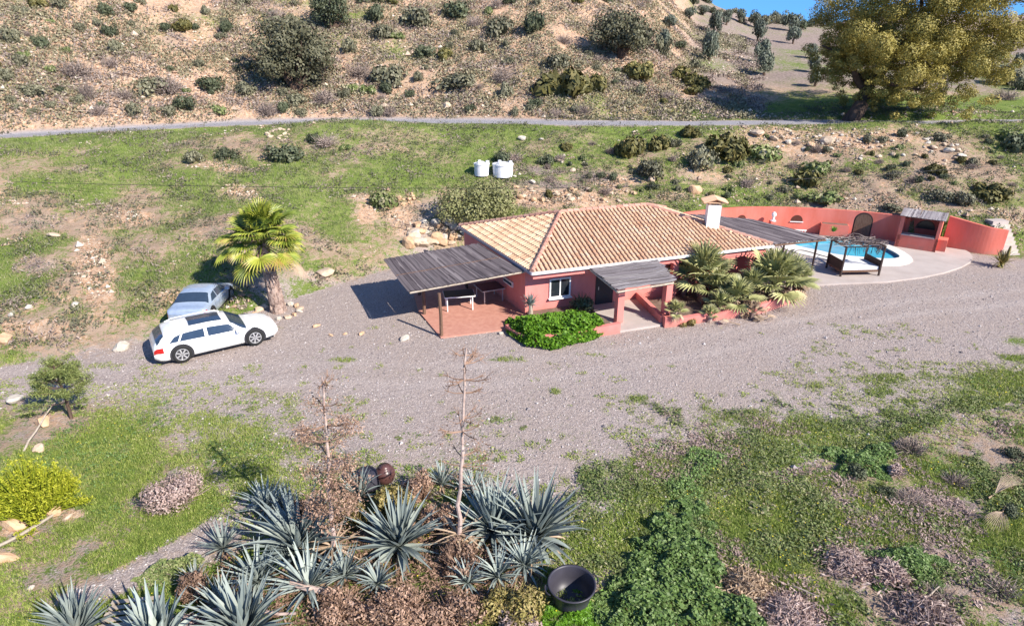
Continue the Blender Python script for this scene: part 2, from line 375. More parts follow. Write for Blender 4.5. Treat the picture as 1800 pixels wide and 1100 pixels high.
# blobs: channel, px, py, rx, ry, strength   (g grass, s sandy soil, d dry thatch)
BL = [('g', 370, 740, 90, 22, .55), ('g', 420, 708, 60, 10, .3), ('g', 860, 735, 130, 20, .22), ('g', 715, 765, 60, 16, .3), ('g', 1000, 700, 120, 12, .12), ('g', 1120, 700, 24, 8, .5),
      ('g', 975, 688, 12, 6, .7), ('g', 1450, 650, 120, 12, .2), ('g', 1540, 690, 60, 12, .55), ('g', 1600, 705, 50, 10, .55), ('g', 1480, 620, 70, 8, .2), ('g', 1640, 735, 40, 8, .5), ('g', 1320, 735, 120, 22, .35), ('g', 1160, 790, 90, 30, .4),
      ('g', 690, 835, 60, 14, .2), ('g', 950, 820, 90, 20, .12), ('g', 600, 632, 40, 5, .4), ('g', 550, 628, 60, 5, .3), ('g', 720, 655, 300, 14, .1), ('g', 890, 632, 50, 6, .4), ('g', 250, 630, 40, 5, .3), ('g', 1790, 600, 40, 12, .5), ('g', 1780, 630, 30, 8, .7),
      ('g', 1040, 840, 40, 60, .4), ('g', 1200, 730, 260, 14, .16),
      ('s', 165, 470, 40, 70, .95), ('s', 60, 575, 120, 22, .65), ('s', 240, 385, 40, 22, .8), ('s', 240, 340, 60, 20, .3), ('s', 380, 292, 60, 10, .7), ('s', 425, 340, 40, 14, .7), ('s', 300, 520, 60, 20, .5), ('s', 130, 620, 120, 12, .6),
      ('s', 640, 350, 40, 12, .7), ('s', 645, 375, 24, 22, .95), ('s', 700, 380, 40, 20, .8), ('s', 740, 410, 60, 20, .75), ('s', 570, 430, 60, 10, .4), ('s', 560, 490, 60, 10, .55), ('s', 1010, 352, 80, 12, 1.0), ('s', 1080, 330, 40, 10, .8),
      ('s', 1250, 310, 60, 14, .6), ('s', 500, 395, 60, 12, .3), ('s', 545, 400, 20, 8, .3), ('s', 460, 255, 70, 12, .4), ('s', 700, 262, 90, 8, .35), ('s', 1350, 235, 110, 16, .8), ('s', 1500, 250, 160, 24, .85), ('s', 1640, 290, 100, 30, .4),
      ('s', 1480, 352, 50, 10, .6), ('s', 1540, 350, 40, 10, .6), ('s', 1770, 380, 60, 14, .6), ('s', 1130, 215, 130, 8, .2), ('s', 90, 215, 120, 16, .4), ('s', 640, 190, 240, 14, .8), ('s', 300, 195, 200, 20, .55),
      ('s', 1170, 150, 100, 26, .5), ('s', 1000, 230, 120, 12, .25), ('s', 1320, 175, 90, 8, .7),
      ('s', 35, 935, 60, 26, .9), ('s', 90, 735, 50, 18, .75), ('s', 80, 770, 20, 8, .6), ('s', 120, 905, 40, 14, .8), ('s', 0, 975, 40, 20, .8), ('s', 10, 705, 60, 6, .4),
      ('d', 60, 395, 70, 20, .5), ('d', 60, 470, 80, 20, .55), ('s', 1000, 343, 100, 9, 1.0), ('s', 950, 356, 60, 8, 1.0), ('s', 1085, 318, 50, 8, .9), ('s', 1180, 345, 60, 10, .6), ('d', 300, 255, 80, 8, .6), ('d', 500, 400, 60, 22, .5), ('d', 600, 280, 60, 10, .5), ('d', 800, 250, 50, 10, .6), ('d', 950, 300, 60, 12, .9), ('d', 1040, 310, 50, 12, .9), ('d', 960, 325, 90, 8, .9), ('d', 620, 262, 90, 12, .4),
      ('d', 160, 300, 60, 12, .4), ('d', 1640, 310, 60, 14, .5), ('d', 1700, 330, 60, 14, .4), ('d', 1480, 280, 80, 12, .3), ('d', 390, 410, 60, 20, .5), ('d', 250, 440, 60, 30, .35), ('d', 560, 265, 60, 14, .5),
      ('d', 330, 845, 80, 40, .8), ('d', 150, 960, 60, 20, .5), ('d', 90, 930, 50, 26, .6), ('d', 240, 890, 30, 18, .7), ('d', 1480, 990, 70, 40, .6), ('d', 1560, 1010, 60, 30, .6), ('d', 1700, 885, 80, 26, .9), ('d', 1620, 880, 40, 22, .8), ('d', 1540, 810, 90, 16, .3), ('d', 1660, 800, 120, 30, .3),
      ('d', 1330, 880, 80, 50, .4), ('d', 1380, 960, 80, 26, .4), ('d', 1780, 990, 60, 40, .5), ('d', 1650, 960, 40, 30, .6), ('d', 1750, 810, 70, 20, .4), ('d', 1460, 905, 60, 26, .3)]
def blobs(X, Y):
    out = {'g': np.zeros(X.shape), 's': np.zeros(X.shape), 'd': np.zeros(X.shape)}
    for ch, px, py, rx, ry, st in BL:
        if ch == 'g': st = min(.95, st+.17)
        p = G(px, py); k = scale_at(p); q = G(px, py-ry); q2 = G(px, py+ry)
        ax = rx*k; ay = max(abs(q.y-p.y), abs(q2.y-p.y))
        sk = p.x/p.y*.8                      # blobs lie along the sight line on the ground
        dy = Y-p.y; dx = X-p.x-dy*sk
        w = np.exp(-(dx/ax)**2-(dy/ay)**2)*st
        out[ch] = np.maximum(out[ch], w)
    return out
def masks(X, Y):
    B = blobs(X, Y)
    dt = Y-toe(X); dr = Y-road(X)
    k = X/np.maximum(Y, 5)
    dy_ = sdist(X, Y, yard)
    gravel = sst(-dy_, -2.4, 2.0)
    tr = sst(-sdist(X, Y, track), -.5, .5)*.75
    gravel = np.maximum(gravel, tr)*(Y < 60)*(1-sst(dt, -.6, .2)*(X > -5))
    rd = 1-sst(np.abs(dr), 1.1, 1.9)
    # default cover
    n1 = fbm(X, Y, 6, 70, 3); n2 = fbm(X, Y, 2.2, 80, 3)
    slope = sst(dt, -1, 2)*(dr < 0)
    grass = np.where(dr < 0, .66+n1*.8+n2*.7, .26+n1*.9+n2*.6)
    sand = np.where(dr < 0, .30-n1*.3+n2*.4, .62-n1*.6+.4*n2)
    dry = .16+n2*.5-n1*.2
    # right part under the road: stonier, mixed
    grass = grass-.12*sst(X, 12, 22)*slope
    # just beyond the road
    verge = np.exp(-((dr-5)/5)**2)*(dr > 0)
    grass = grass+verge*.35*sst(k, .0, .3)+np.exp(-((dr+2.5)/2.5)**2)*.25
    farg = np.exp(-((dr-8)/9)**2)*(dr > 0)*sst(k, .30, .42)
    grass = grass+farg*.75
    # olive field: raked pinkish earth
    field = sst(k, .235, .30)*sst(dr, 9, 22)
    grass = grass*(1-field)+field*(.36+n1*.7+n2*.3+.10*np.exp(-((dr-24)/12)**2)); sand = sand*(1-.85*field)+field*.1
    dry = dry*(1-field)
    # near ground, both sides of the yard
    fgl = (dt < 0)
    grass = np.where(fgl, .76+n2*1.3+n1*.6-.20*sst(X, 2, 7)+.10*sst(-X, 4, 8), grass); sand = np.where(fgl, .08+n2*.2, sand); dry = np.where(fgl, .12+n2*.6+n1*.3, dry)
    grass = np.where(fgl, grass*(1-sst(gravel, .15, .95)), grass); dry = np.where(fgl, dry*(1-gravel), dry); sand = np.where(fgl, sand*(1-gravel), sand)
    grass = grass*(1-.85*B['s'])*(1-.55*B['d']); sand = np.maximum(sand*(1-B['d']*.6), B['s']*1.05); dry = np.maximum(dry, B['d'])
    # weeds creeping in from the rim of the yard
    fringe = np.exp(-np.maximum(-dy_, 0)/3.0)*(dy_ < 0)*(Y < 27)*(Y < toe(X)-2)*.60+.13*(dy_ < 0)*(Y < 22)
    grass = np.maximum(grass, fringe*(1+n2*1.6)*(.35+sst(X, -16, -8)*.65))
    grass = np.maximum(grass, np.where(B['g'] > 0.04, B['g'], 0)*(1+n2*.8))
    grass = grass*(1-rd); sand = sand*(1-rd)
    gravel = np.where(fgl & (Y < 24), np.maximum(gravel, .42), gravel)
    tp = [W(a, b) for a, b in ((-200, 672), (0, 672), (200, 668), (400, 655), (620, 655), (850, 660), (1100, 630), (1350, 585), (1600, 540), (1800, 520))]
    tX = np.array([p.x for p in tp]); tY = np.array([p.y for p in tp]); td = Y-np.interp(X, tX, tY)+.3*fbm(X, Y, 6, 12, 2)
    global TRK; TRK = (np.exp(-((td-.8)/.32)**2)+np.exp(-((td+.8)/.32)**2))*(.45+.9*fbm(X, Y, 2.5, 14, 3))*(gravel > .5)
    return np.clip(grass, 0, 1), np.clip(sand, 0, 1), np.clip(dry*(1-rd), 0, 1), np.clip(np.maximum(gravel, 0), 0, 1), rd, field

def grid_mesh(name, xs_of, Ys, nx, mat):
    ny = len(Ys); S = np.linspace(-1, 1, nx)
    X = np.stack([xs_of(y)*S for y in Ys]); Y = np.repeat(np.array(Ys)[:, None], nx, 1)
    X = X+0; Z = HT(X, Y)
    V = np.stack([X, Y, Z], -1).reshape(-1, 3)
    ii = (np.arange(ny-1)[:, None]*nx+np.arange(nx-1)[None]).reshape(-1)
    F = np.stack([ii, ii+1, ii+nx+1, ii+nx], 1)
    nb = NB(); nb.add(V, F); me = nb.mesh(name, mat, True)
    return me, X.reshape(-1), Y.reshape(-1)
def mground():
    m, n, l, b = _nodes('ground_cover')
    geo = n.new('ShaderNodeNewGeometry')
    def noise(scale, det=5, rough=.6, vec=None):
        t = n.new('ShaderNodeTexNoise'); t.inputs['Scale'].default_value = scale; t.inputs['Detail'].default_value = det; t.inputs['Roughness'].default_value = rough
        l.new(vec or geo.outputs['Position'], t.inputs[0]); return t.outputs[0]
    def attr(nm):
        a = n.new('ShaderNodeAttribute'); a.attribute_name = nm; return a.outputs['Fac']
    def math_(op, a, b2, clamp=False):
        t = n.new('ShaderNodeMath'); t.operation = op; t.use_clamp = clamp
        for i, q in enumerate((a, b2)):
            if hasattr(q, 'is_linked'): l.new(q, t.inputs[i])
            elif q is not None: t.inputs[i].default_value = q
        return t.outputs[0]
    def mix(f, a, c):
        t = n.new('ShaderNodeMix'); t.data_type = 'RGBA'
        l.new(f, t.inputs['Factor'])
        for i, q in (('A', a), ('B', c)):
            s = [x for x in t.inputs if x.name == i and x.type == 'RGBA'][0]
            if isinstance(q, tuple): s.default_value = (*q, 1)
            else: l.new(q, s)
        return [x for x in t.outputs if x.type == 'RGBA'][0]
    def rmp(src, *stops):
        r = ramp(n, list(stops)); l.new(src, r.inputs[0]); return r.outputs[0]
    def cover(nm, nz, sharp, off=0.0):
        # coverage: where noise < attribute
        t = math_('SUBTRACT', attr(nm), nz); t = math_('ADD', t, off)
        return math_('MULTIPLY_ADD', t, sharp, True) if False else math_('MULTIPLY', math_('ADD', t, .5/sharp), sharp, True)
    def norm(nz):   # noise output hugs .5; spread it to 0..1
        t = n.new('ShaderNodeMapRange'); l.new(nz, t.inputs[0]); t.inputs[1].default_value = .32; t.inputs[2].default_value = .68; return t.outputs[0]
    nA = norm(noise(1.1, 9, .72)); nL = norm(noise(.35, 8, .68)); nB = norm(noise(3.3, 6, .7)); nC = norm(noise(14, 4, .7)); nD = noise(45, 3, .7)
    vor = n.new('ShaderNodeTexVoronoi'); vor.inputs['Scale'].default_value = 20; l.new(geo.outputs['Position'], vor.inputs[0])
    vor2 = n.new('ShaderNodeTexVoronoi'); vor2.inputs['Scale'].default_value = 26; l.new(geo.outputs['Position'], vor2.inputs[0])
    grains = n.new('ShaderNodeSeparateColor'); l.new(vor.outputs['Color'], grains.inputs[0])
    grains2 = n.new('ShaderNodeSeparateColor'); l.new(vor2.outputs['Color'], grains2.inputs[0])
    soil = rmp(nA, (.1, (.23, .15, .11)), (.5, (.35, .24, .17)), (.9, (.45, .33, .24)))
    soil = mix(math_('MULTIPLY', grains.outputs[1], .35), soil, (.46, .37, .29))
    sand = rmp(nB, (.05, (.36, .20, .12)), (.5, (.50, .305, .19)), (.95, (.58, .42, .29)))
    sand = mix(rmp(grains.outputs[0], (.72, (0, 0, 0)), (.86, (.75, .75, .75))), sand, (.60, .50, .39))
    base = mix(cover('sand', nA, 3.0), soil, sand)
    fieldc = rmp(nB, (.1, (.22, .165, .145)), (.6, (.31, .245, .215)), (.95, (.38, .31, .26)))
    base = mix(attr('field'), base, fieldc)
    dryc = rmp(nC, (.05, (.13, .095, .09)), (.5, (.24, .185, .175)), (.95, (.37, .30, .27)))
    base = mix(cover('dry', nB, 2.5), base, dryc)
    # gravel
    gcol = rmp(nD, (.25, (.275, .225, .208)), (.5, (.38, .315, .288)), (.75, (.505, .42, .385)))
    gcol = mix(rmp(grains2.outputs[0], (.55, (0, 0, 0)), (.95, (.8, .8, .8))), gcol, (.605, .52, .48))
    gcol = mix(rmp(grains2.outputs[1], (.70, (0, 0, 0)), (.95, (.7, .7, .7))), gcol, (.19, .16, .165))
    gcol = mix(math_('MULTIPLY', nL, .55), gcol, (.40, .315, .265))
    gcol = mix(attr('tracks'), gcol, (.50, .425, .39))
    base = mix(cover('gravel', math_('ADD', math_('MULTIPLY', nA, .5), math_('MULTIPLY', nB, .5)), 3.0), base, gcol)
    rcol = rmp(nC, (.1, (.27, .26, .28)), (.9, (.40, .385, .40)))
    base = mix(attr('roadw'), base, rcol)
    grassn = math_('ADD', math_('MULTIPLY', nB, .5), math_('MULTIPLY', nC, .5))
    gA = rmp(nA, (.1, (.11, .165, .035)), (.5, (.20, .265, .055)), (.9, (.33, .34, .12)))
    gB = rmp(nC, (.1, (.055, .09, .02)), (.55, (.13, .185, .04)), (.95, (.25, .27, .10)))
    gc = mix(rmp(nD, (.35, (0, 0, 0)), (.65, (1, 1, 1))), gA, gB)
    base = mix(cover('grass', grassn, 4.0, -.03), base, gc)
    l.new(base, b.inputs['Base Color']); b.inputs['Roughness'].default_value = .95; b.inputs['Specular IOR Level'].default_value = .1
    hh = math_('ADD', math_('MULTIPLY', nC, .6), math_('MULTIPLY', nB, .9)); hh = math_('ADD', hh, math_('MULTIPLY', nD, .5))
    bp = n.new('ShaderNodeBump'); bp.inputs['Strength'].default_value = .8; bp.inputs['Distance'].default_value = .05
    l.new(hh, bp.inputs['Height']); l.new(bp.outputs[0], b.inputs['Normal'])
    return m
M['ground'] = mground()
Ys = [-30, -20, -12, -6, -2, 1, 3, 4.5, 6, 7, 8]; y = 8.6
while y < 20: Ys.append(y); y += .09
while y < 36: Ys.append(y); y += .14
while y < 62: Ys.append(y); y += .17
while y < 100: Ys.append(y); y += .4
while y < 200: Ys.append(y); y += 1.2
while y < 700: Ys.append(y); y += 25
me, GX, GY = grid_mesh('ground', lambda y: 22+1.25*max(y, 0), Ys, 640, M['ground'])
mk = masks(GX, GY)
for nm, a in zip(('grass', 'sand', 'dry', 'gravel', 'roadw', 'field', 'tracks'), tuple(mk)+(np.clip(TRK, 0, 1),)):
    at = me.attributes.new(nm, 'FLOAT', 'POINT'); at.data.foreach_set('value', a.astype(np.float32))
ground = link('ground', me, kind='structure')
# far hills on the right-hand horizon
nb = NB(); nx, ny = 120, 30
xx = np.linspace(120, 900, nx); 
V = []; 
for j in range(ny):
    t = j/(ny-1)
    yy = 330+260*t
    hgt = (6+26*math.sin(min(t*1.6, 1)*math.pi/2))*(1+.9*fbm(xx, xx*0+yy, 90, 5, 5))*np.clip((xx-120)/150, .2, 1)-(8 if t == 0 else 0)
    V.append(np.stack([xx, xx*0+yy, hgt], 1))
V = np.concatenate(V); ii = (np.arange(ny-1)[:, None]*nx+np.arange(nx-1)[None]).reshape(-1)
nb.add(V, np.stack([ii, ii+1, ii+nx+1, ii+nx], 1))
M['far'] = mnoise('far_hillside', [(.3, (.16, .15, .14)), (.5, (.34, .26, .22)), (.7, (.46, .33, .27))], .06, 8, .95)
part('hills', nb, M['far'], smooth=True, kind='structure')
# ---------------------------------------------------------------- the house
A0 = W(935, 478, 2.55); B0 = W(1358, 430, 2.55)
HU = Vector((B0.x-A0.x, B0.y-A0.y, 0)).normalized(); HV = Vector((-HU.y, HU.x, 0)); HROT = math.atan2(HU.y, HU.x)
def loc(p): d = Vector((p[0]-A0.x, p[1]-A0.y, 0)); return Vector((d.dot(HU), d.dot(HV), p[2]))
def L(px, py, z): return loc(W(px, py, z))
def ray(px, py):
    x, y = (px-900)/FPX, (py-550)/FPX
    return Vector((x, _c-y*_s, -(_s+y*_c)))
def LV(px, py, v):            # where the sight line meets the house plane v = const -> (u, z)
    r = ray(px, py); o = Vector((0, 0, CAM_H)); k = (v-(o-Vector((A0.x, A0.y, 0))).dot(HV))/r.dot(HV)
    p = loc(o+r*k); return p.x, p.z
def LU(px, py, u):
    r = ray(px, py); o = Vector((0, 0, CAM_H)); k = (u-(o-Vector((A0.x, A0.y, 0))).dot(HU))/r.dot(HU)
    p = loc(o+r*k); return p.y, p.z
house = empty('house', (A0.x, A0.y, 0), HROT, label='pink rendered bungalow with a hipped terracotta tile roof and white chimney', cat='house')
zr_ = 3.9
for _ in range(12):
    q = L(985, 373, zr_); zr_ += (q.y-4.5)*.18
RLp = L(985, 373, zr_); RRp = L(1139, 362, zr_)
RRp = Vector((RRp.x, RLp.y, zr_)); EZ = 2.55
Cq = L(808, 397, EZ); SK = Cq.x/Cq.y      # the west side runs slightly skew
BV = Cq.y
Ae, Be, Ce, De = Vector((0, 0, EZ)), Vector(((B0-A0).dot(HU), 0, EZ)), Vector((Cq.x, BV, EZ)), Vector(((B0-A0).dot(HU)-.9, BV, EZ))
WV = .82
def sk(u, v): return (u+SK*v, v)
wall = NB()
wx1 = Be.x-.35
wall.prism([sk(.08, WV), (wx1, WV), (wx1-.7, BV-.45), sk(.08, BV-.45)], 0, 2.46)
wall.prism([(.10, .10), (3.0, .10), (3.0, .34), (.10, .34)], 2.14, 2.44)
wall.prism([(6.2, .10), (wx1+.1, .10), (wx1+.1, .34), (6.2, .34)], 2.12, 2.44)
wall.prism([(.10, .34), (3.0, .34), (3.0, WV-.01), (.10, WV-.01)], 2.30, 2.43)
wall.prism([(3.0, .12), (6.2, .12), (6.2, WV-.01), (3.0, WV-.01)], 2.33, 2.43)
wall.prism([(6.2, .34), (wx1, .34), (wx1, WV-.01), (6.2, WV-.01)], 2.30, 2.43)
part('wall', wall, M['pink'], house)
# veranda pillars and parapet on the right half of the front
pil = NB()
for u in (7.9, 10.6, wx1-.15):
    pil.prism([(u-.16, .12), (u+.16, .12), (u+.16, .40), (u-.16, .40)], 0, 2.12)
    part('pillar', pil, M['pink'], house); pil = NB()
arch = NB()
u0, u1 = 10.76, wx1-.31; a = []
for k in range(13):
    t = k/12; a.append((u0+(u1-u0)*t, 1.55+.5*math.sin(math.pi*t)))
for k in range(12):
    (ua, za), (ub, zb) = a[k], a[k+1]
    for (v0, v1) in ((.14, .36),):
        arch.add([(ua, v0, za), (ub, v0, zb), (ub, v0, 2.12), (ua, v0, 2.12), (ua, v1, za), (ub, v1, zb), (ub, v1, 2.12), (ua, v1, 2.12)], [(0, 1, 2, 3), (7, 6, 5, 4), (4, 5, 1, 0)])
arch.box(((u0+u1)/2, .25, .42), (u1-u0, .2, .84))
part('arch', arch, M['pink'], house)
# front window
ua, za = LV(965, 524, WV); ub, zb = LV(1003, 486, WV)
wnd = NB()
um, zm, ww, wh = (ua+ub)/2, (za+zb)/2, ub-ua, zb-za
for c, d in (((um, WV-.03, zb-.03), (ww, .07, .07)), ((um, WV-.03, za+.03), (ww, .07, .07)), ((ua+.035, WV-.03, zm), (.07, .07, wh-.12)), ((ub-.035, WV-.03, zm), (.07, .07, wh-.12)), ((um, WV-.03, zm), (.06, .06, wh-.12))): wnd.box(c, d)
fr = part('window', wnd, M['fascia'], house)
part('pane', NB().box((um, WV-.012, zm), (ww-.08, .015, wh-.1)), M['glass'], fr)
part('sill', NB().box((um, WV-.08, za-.03), (ww+.12, .2, .05)), M['white'], fr)
# west window
va, za = LU(908, 505, .08-.1); vb, zb = LU(896, 484, .08-.1)
vm, zm = (va+vb)/2, (za+zb)/2; aw, ah = abs(vb-va), abs(zb-za)
uw = .08+SK*vm; rw = math.atan2(-SK, 1)
w2 = NB(); w2.box((uw-.03, vm, zm), (.08, aw, ah), rw)
fr = part('window', w2, M['fascia'], house)
part('pane', NB().box((uw-.075, vm, zm), (.02, aw-.14, ah-.14), rw), M['glass'], fr)
# front door under the porch
ua, _z = LV(1045, 540, WV); ub, zt = LV(1078, 492, WV)
d = NB().box(((ua+ub)/2, WV-.03, 1.02), (ub-ua, .06, 2.02))
dr_ = part('door', d, M['plastic'], house)
part('handle', NB().box((ua+.12, WV-.09, 1.0), (.03, .05, .16)), M['rim'], dr_)
# roof: thin deck, barrel tiles, ridge caps, gutters
M['tile'] = mleaf('roof_tile', [(.50, .295, .185), (.60, .375, .24), (.645, .43, .28), (.68, .48, .33), (.71, .54, .39)], .8, .2)
M['tilebed'] = mnoise('tile_channel', [(.3, (.50, .32, .22)), (.7, (.60, .42, .30))], 3, 5, .9)
deck = NB()
low = .05
pts = [tuple(p-Vector((0, 0, low))) for p in (Ae, Be, De, Ce, RLp, RRp)]
deck.add(pts, [(0, 1, 5, 4), (3, 2, 1, 0)]); deck.add(pts, [(1, 2, 5), (3, 0, 4)]); deck.add(pts, [(2, 3, 4, 5)])
def tile_plane(nb, poly, e0, e1, sp=.235, ln=.40, seed=1):
    r = np.random.default_rng(seed)
    e0, e1 = Vector(e0), Vector(e1); ex = (e1-e0).normalized()
    nrm = Vector((0, 0, 0)); P0 = Vector(poly[0])
    for i in range(1, len(poly)-1): nrm += (Vector(poly[i])-P0).cross(Vector(poly[i+1])-P0)
    nrm.normalize()
    if nrm.z < 0: nrm = -nrm
    up = nrm.cross(ex)
    if up.z < 0: up = -up
    loc2 = [((Vector(p)-e0).dot(ex), (Vector(p)-e0).dot(up)) for p in poly]
    smax = max(a for a, b in loc2); smin = min(a for a, b in loc2); tmax = max(b for a, b in loc2)
    s = np.arange(smin+sp/2, smax, sp); t = np.arange(-.02, tmax, ln*.86)
    S, T = np.meshgrid(s, t); S = S.ravel(); T = T.ravel()
    ok = inside(S, T+ln*.35, loc2); S = S[ok]; T = T[ok]; n = len(S)
    K = 5; an = np.linspace(0, math.pi, K)
    vv = np.clip(r.normal(.5, .20, n)+.5*(vnoise(S/1.2, T/1.0, 5)-.5), 0, 1)
    jit = r.normal(0, .006, n)
    V = []
    for (tt, rad, lift) in ((0, .092, .055), (ln, .075, .02)):
        for a_ in an:
            s_ = S-np.cos(a_)*rad+jit; h_ = math.sin(a_)*rad*.72+lift-.055+.02
            p = np.array(e0)[None]+s_[:, None]*np.array(ex)[None]+(T+tt)[:, None]*np.array(up)[None]+h_*np.array(nrm)[None]
            V.append(p)
    V = np.stack(V, 1).reshape(-1, 3)
    base = np.arange(n)[:, None]*(2*K)
    F = np.concatenate([base+np.array([k, k+1, K+k+1, K+k])[None] for k in range(K-1)])
    nb.add(V, F, np.repeat(vv, 2*K))
    F2 = base+np.array([0, 1, 2, 3, 4][:K])[None]
    nb.add(V, np.flip(F2, 1), np.repeat(vv*.7, 2*K))
tl = NB()
tile_plane(tl, [Ae, Be, RRp, RLp], Ae, Be, seed=1)
tile_plane(tl, [Ae, RLp, Ce], Ce, Ae, seed=2)
tile_plane(tl, [Be, De, RRp], Be, De, seed=3)
tile_plane(tl, [De, Ce, RLp, RRp], De, Ce, seed=4)
roof = part('roof', deck, M['tilebed'], house)
part('roof_tiles', tl, M['tile'], roof)
rc = NB()
for p, q in ((RLp, RRp), (Ae, RLp), (Ce, RLp), (Be, RRp), (De, RRp)):
    L_ = (q-p).length; n = max(2, int(L_/.36))
    for k in range(n):
        a1 = p.lerp(q, k/n)+Vector((0, 0, .045)); a2 = p.lerp(q, (k+1.12)/n)+Vector((0, 0, .03))
        rc.tube([a1, a2], [.115, .095], 8, float(np.clip(rng.normal(.5, .2), 0, 1)))
M['ridge'] = mleaf('ridge_tile', [(.42, .20, .15), (.52, .29, .22), (.60, .38, .30)], .85, .2)
part('ridge_tiles', rc, M['ridge'], roof)
gt = NB()
gt.prism([(-.02, -.12), (Be.x+.03, -.12), (Be.x+.03, -.004), (-.02, -.004)], EZ-.13, EZ-.015)
part('gutter', gt, M['fascia'], roof)
M['gutgrey'] = mplain('grey_gutter', (.26, .25, .30), .5)
g2 = NB(); o1 = sk(-.10, -.1); o2 = sk(-.10, BV); o3 = sk(0, BV); o4 = sk(0, -.1)
g2.prism([o1, o4, o3, o2], EZ-.13, EZ+.0); part('gutter', g2, M['gutgrey'], roof)
# chimney
t = .455; cp = Be.lerp(RRp, t)+Vector((-.05, .1, 0))
cz0 = cp.z-.35; wcp = Vector((A0.x, A0.y, 0))+HU*cp.x+HV*cp.y
ctop = WY(1270, 361, wcp.y-.3).z
ch = NB(); crz = R(-6)-HROT
ch.box((cp.x, cp.y, (cz0+ctop)/2), (.68, .68, ctop-cz0), crz)
chim = part('chimney', ch, M['white'], roof)
cap = NB(); cr = Matrix.Rotation(crz, 3, 'Z')
for sx in (-1, 1):
    for sy in (-1, 1):
        o = cr @ Vector((.26*sx, .26*sy, 0)); cap.box((cp.x+o.x, cp.y+o.y, ctop+.06), (.1, .1, .12), crz)
cap.box((cp.x, cp.y, ctop+.14), (.82, .82, .04), crz)
# little gabled tile hat
hat = []
for k in range(7):
    y_ = -.42+k*.14
    for sgn in (-1, 1):
        a1 = cr @ Vector((0, y_, .36)); a2 = cr @ Vector((sgn*.62, y_, .15))
        cap.tube([Vector((cp.x, cp.y, ctop))+a1, Vector((cp.x, cp.y, ctop))+a2], [.06, .075], 6, .2+.6*((k*3) % 5)/5)
link('chimney_hat', cap.mesh('chimney_hat', M['tile']), roof)

# ---------------------------------------------------------------- reed roofs
def reed_cover(nb, c, nalong, w=.05, ragged=.18, seed=1, sag=.05, lift=0.0, lump=0):
    """c: four corners (front-left, front-right, back-right, back-left); reeds run front to back"""
    r = np.random.default_rng(seed); c = [np.array(p) for p in c]
    for lay in range(2):
        for k in range(nalong):
            t = (k+r.uniform(0, 1))/nalong
            f = c[0]+(c[1]-c[0])*t; b = c[3]+(c[2]-c[3])*t
            d = b-f; ln = np.linalg.norm(d[:2]); s0 = r.uniform(-ragged*.3, .03)/ln; s1 = 1+r.uniform(-.02, ragged)/ln
            side = np.array([-d[1], d[0], 0]); side /= np.linalg.norm(side); sw = r.uniform(.5, 1.3)*w/2
            v = float(np.clip(r.normal(.5, .25), 0, 1)); V = []; m = 6; off = r.uniform(-.03, .03)
            for i in range(m+1):
                q = s0+(s1-s0)*i/m
                p = f+d*q+side*off*(i/m-.5)*2; z = -sag*math.sin(math.pi*min(max(q, 0), 1))+lay*.018+r.uniform(0, .022)+lift
                if lump: z += lump*max(0, float(fbm(t*4, q*3, 1.0, 40, 3))+.02)
                p = p+np.array([0, 0, z])
                V += [p-side*sw, p+side*sw-np.array([0, 0, .006])]
            V = np.array(V); V2 = V-np.array([0, 0, .012])
            F = [(2*i, 2*i+1, 2*i+3, 2*i+2) for i in range(m)]
            nb.add(V, F, v); nb.add(V2, [tuple(reversed(q_)) for q_ in F], v)
M['reedleaf'] = mleaf('grey_reeds', [(.065, .052, .058), (.13, .108, .115), (.20, .17, .175), (.30, .26, .26)], .95, .1)
M['reedpale'] = mleaf('silvery_reeds', [(.14, .12, .125), (.26, .23, .24), (.36, .33, .33), (.46, .42, .41)], .95, .1)
M['reedbrown'] = mleaf('brown_reeds', [(.05, .035, .035), (.12, .09, .085), (.24, .19, .18), (.45, .38, .34)], .95, .1)
pFL, pFR, pBR, pBL = W(720, 513, 2.15), W(923, 476, 2.40), W(842, 429, 2.52), W(676, 457, 2.22)
perg = empty('pergola', tuple(W(776, 592, 0)), label='dark reed roofed pergola over the terracotta terrace at the left side of the house', cat='pergola')
def rel(p, o): return (Vector(p)-o.location)
nb = NB(); reed_cover(nb, [rel(p, perg) for p in (pFL, pFR, pBR, pBL)], 110, .085, seed=3)
part('reed_cover', nb, M['reedleaf'], perg)
for a, b in ((pFL, pFR), (pBL, pBR), (pFL.lerp(pBL, .5), pFR.lerp(pBR, .5))):
    n_ = NB(); d_ = Vector((0, 0, -.05)); n_.tube([rel(a, perg)+d_, rel(b, perg)+d_], .045, 6)
    part('beam', n_, M['paleW'] if a is pFL else M['wood'], perg)
for px, py, z in ((776, 592, 2.14), (746, 554, 2.16), (737, 520, 2.16)):
    n_ = NB(); q = rel(W(px, py), perg)
    n_.tube([q, q+Vector((.02, 0, z*.5)), q+Vector((-.01, 0, z))], [.085, .075, .07], 8)
    part('post', n_, M['wood'], perg)
# wire brace from the mat to the ground
n_ = NB(); n_.tube([rel(W(776, 592), perg), rel(W(738, 552), perg)+Vector((0, 0, .03))], .02, 5); part('ground_beam', n_, M['darkwood'], perg)
terr = [W(775, 595), W(736, 549), W(728, 520), W(760, 490), W(850, 455)]
terr += [Vector((A0.x, A0.y, 0))+HU*(.1+SK*4)+HV*4, Vector((A0.x, A0.y, 0))+HU*(.1)+HV*.9, W(918, 562), W(905, 578), W(872, 583)]
nb = NB(); nb.prism([(p.x, p.y) for p in terr], -.25, .07)
part('terrace', nb, M['tilefloor'], kind='structure')
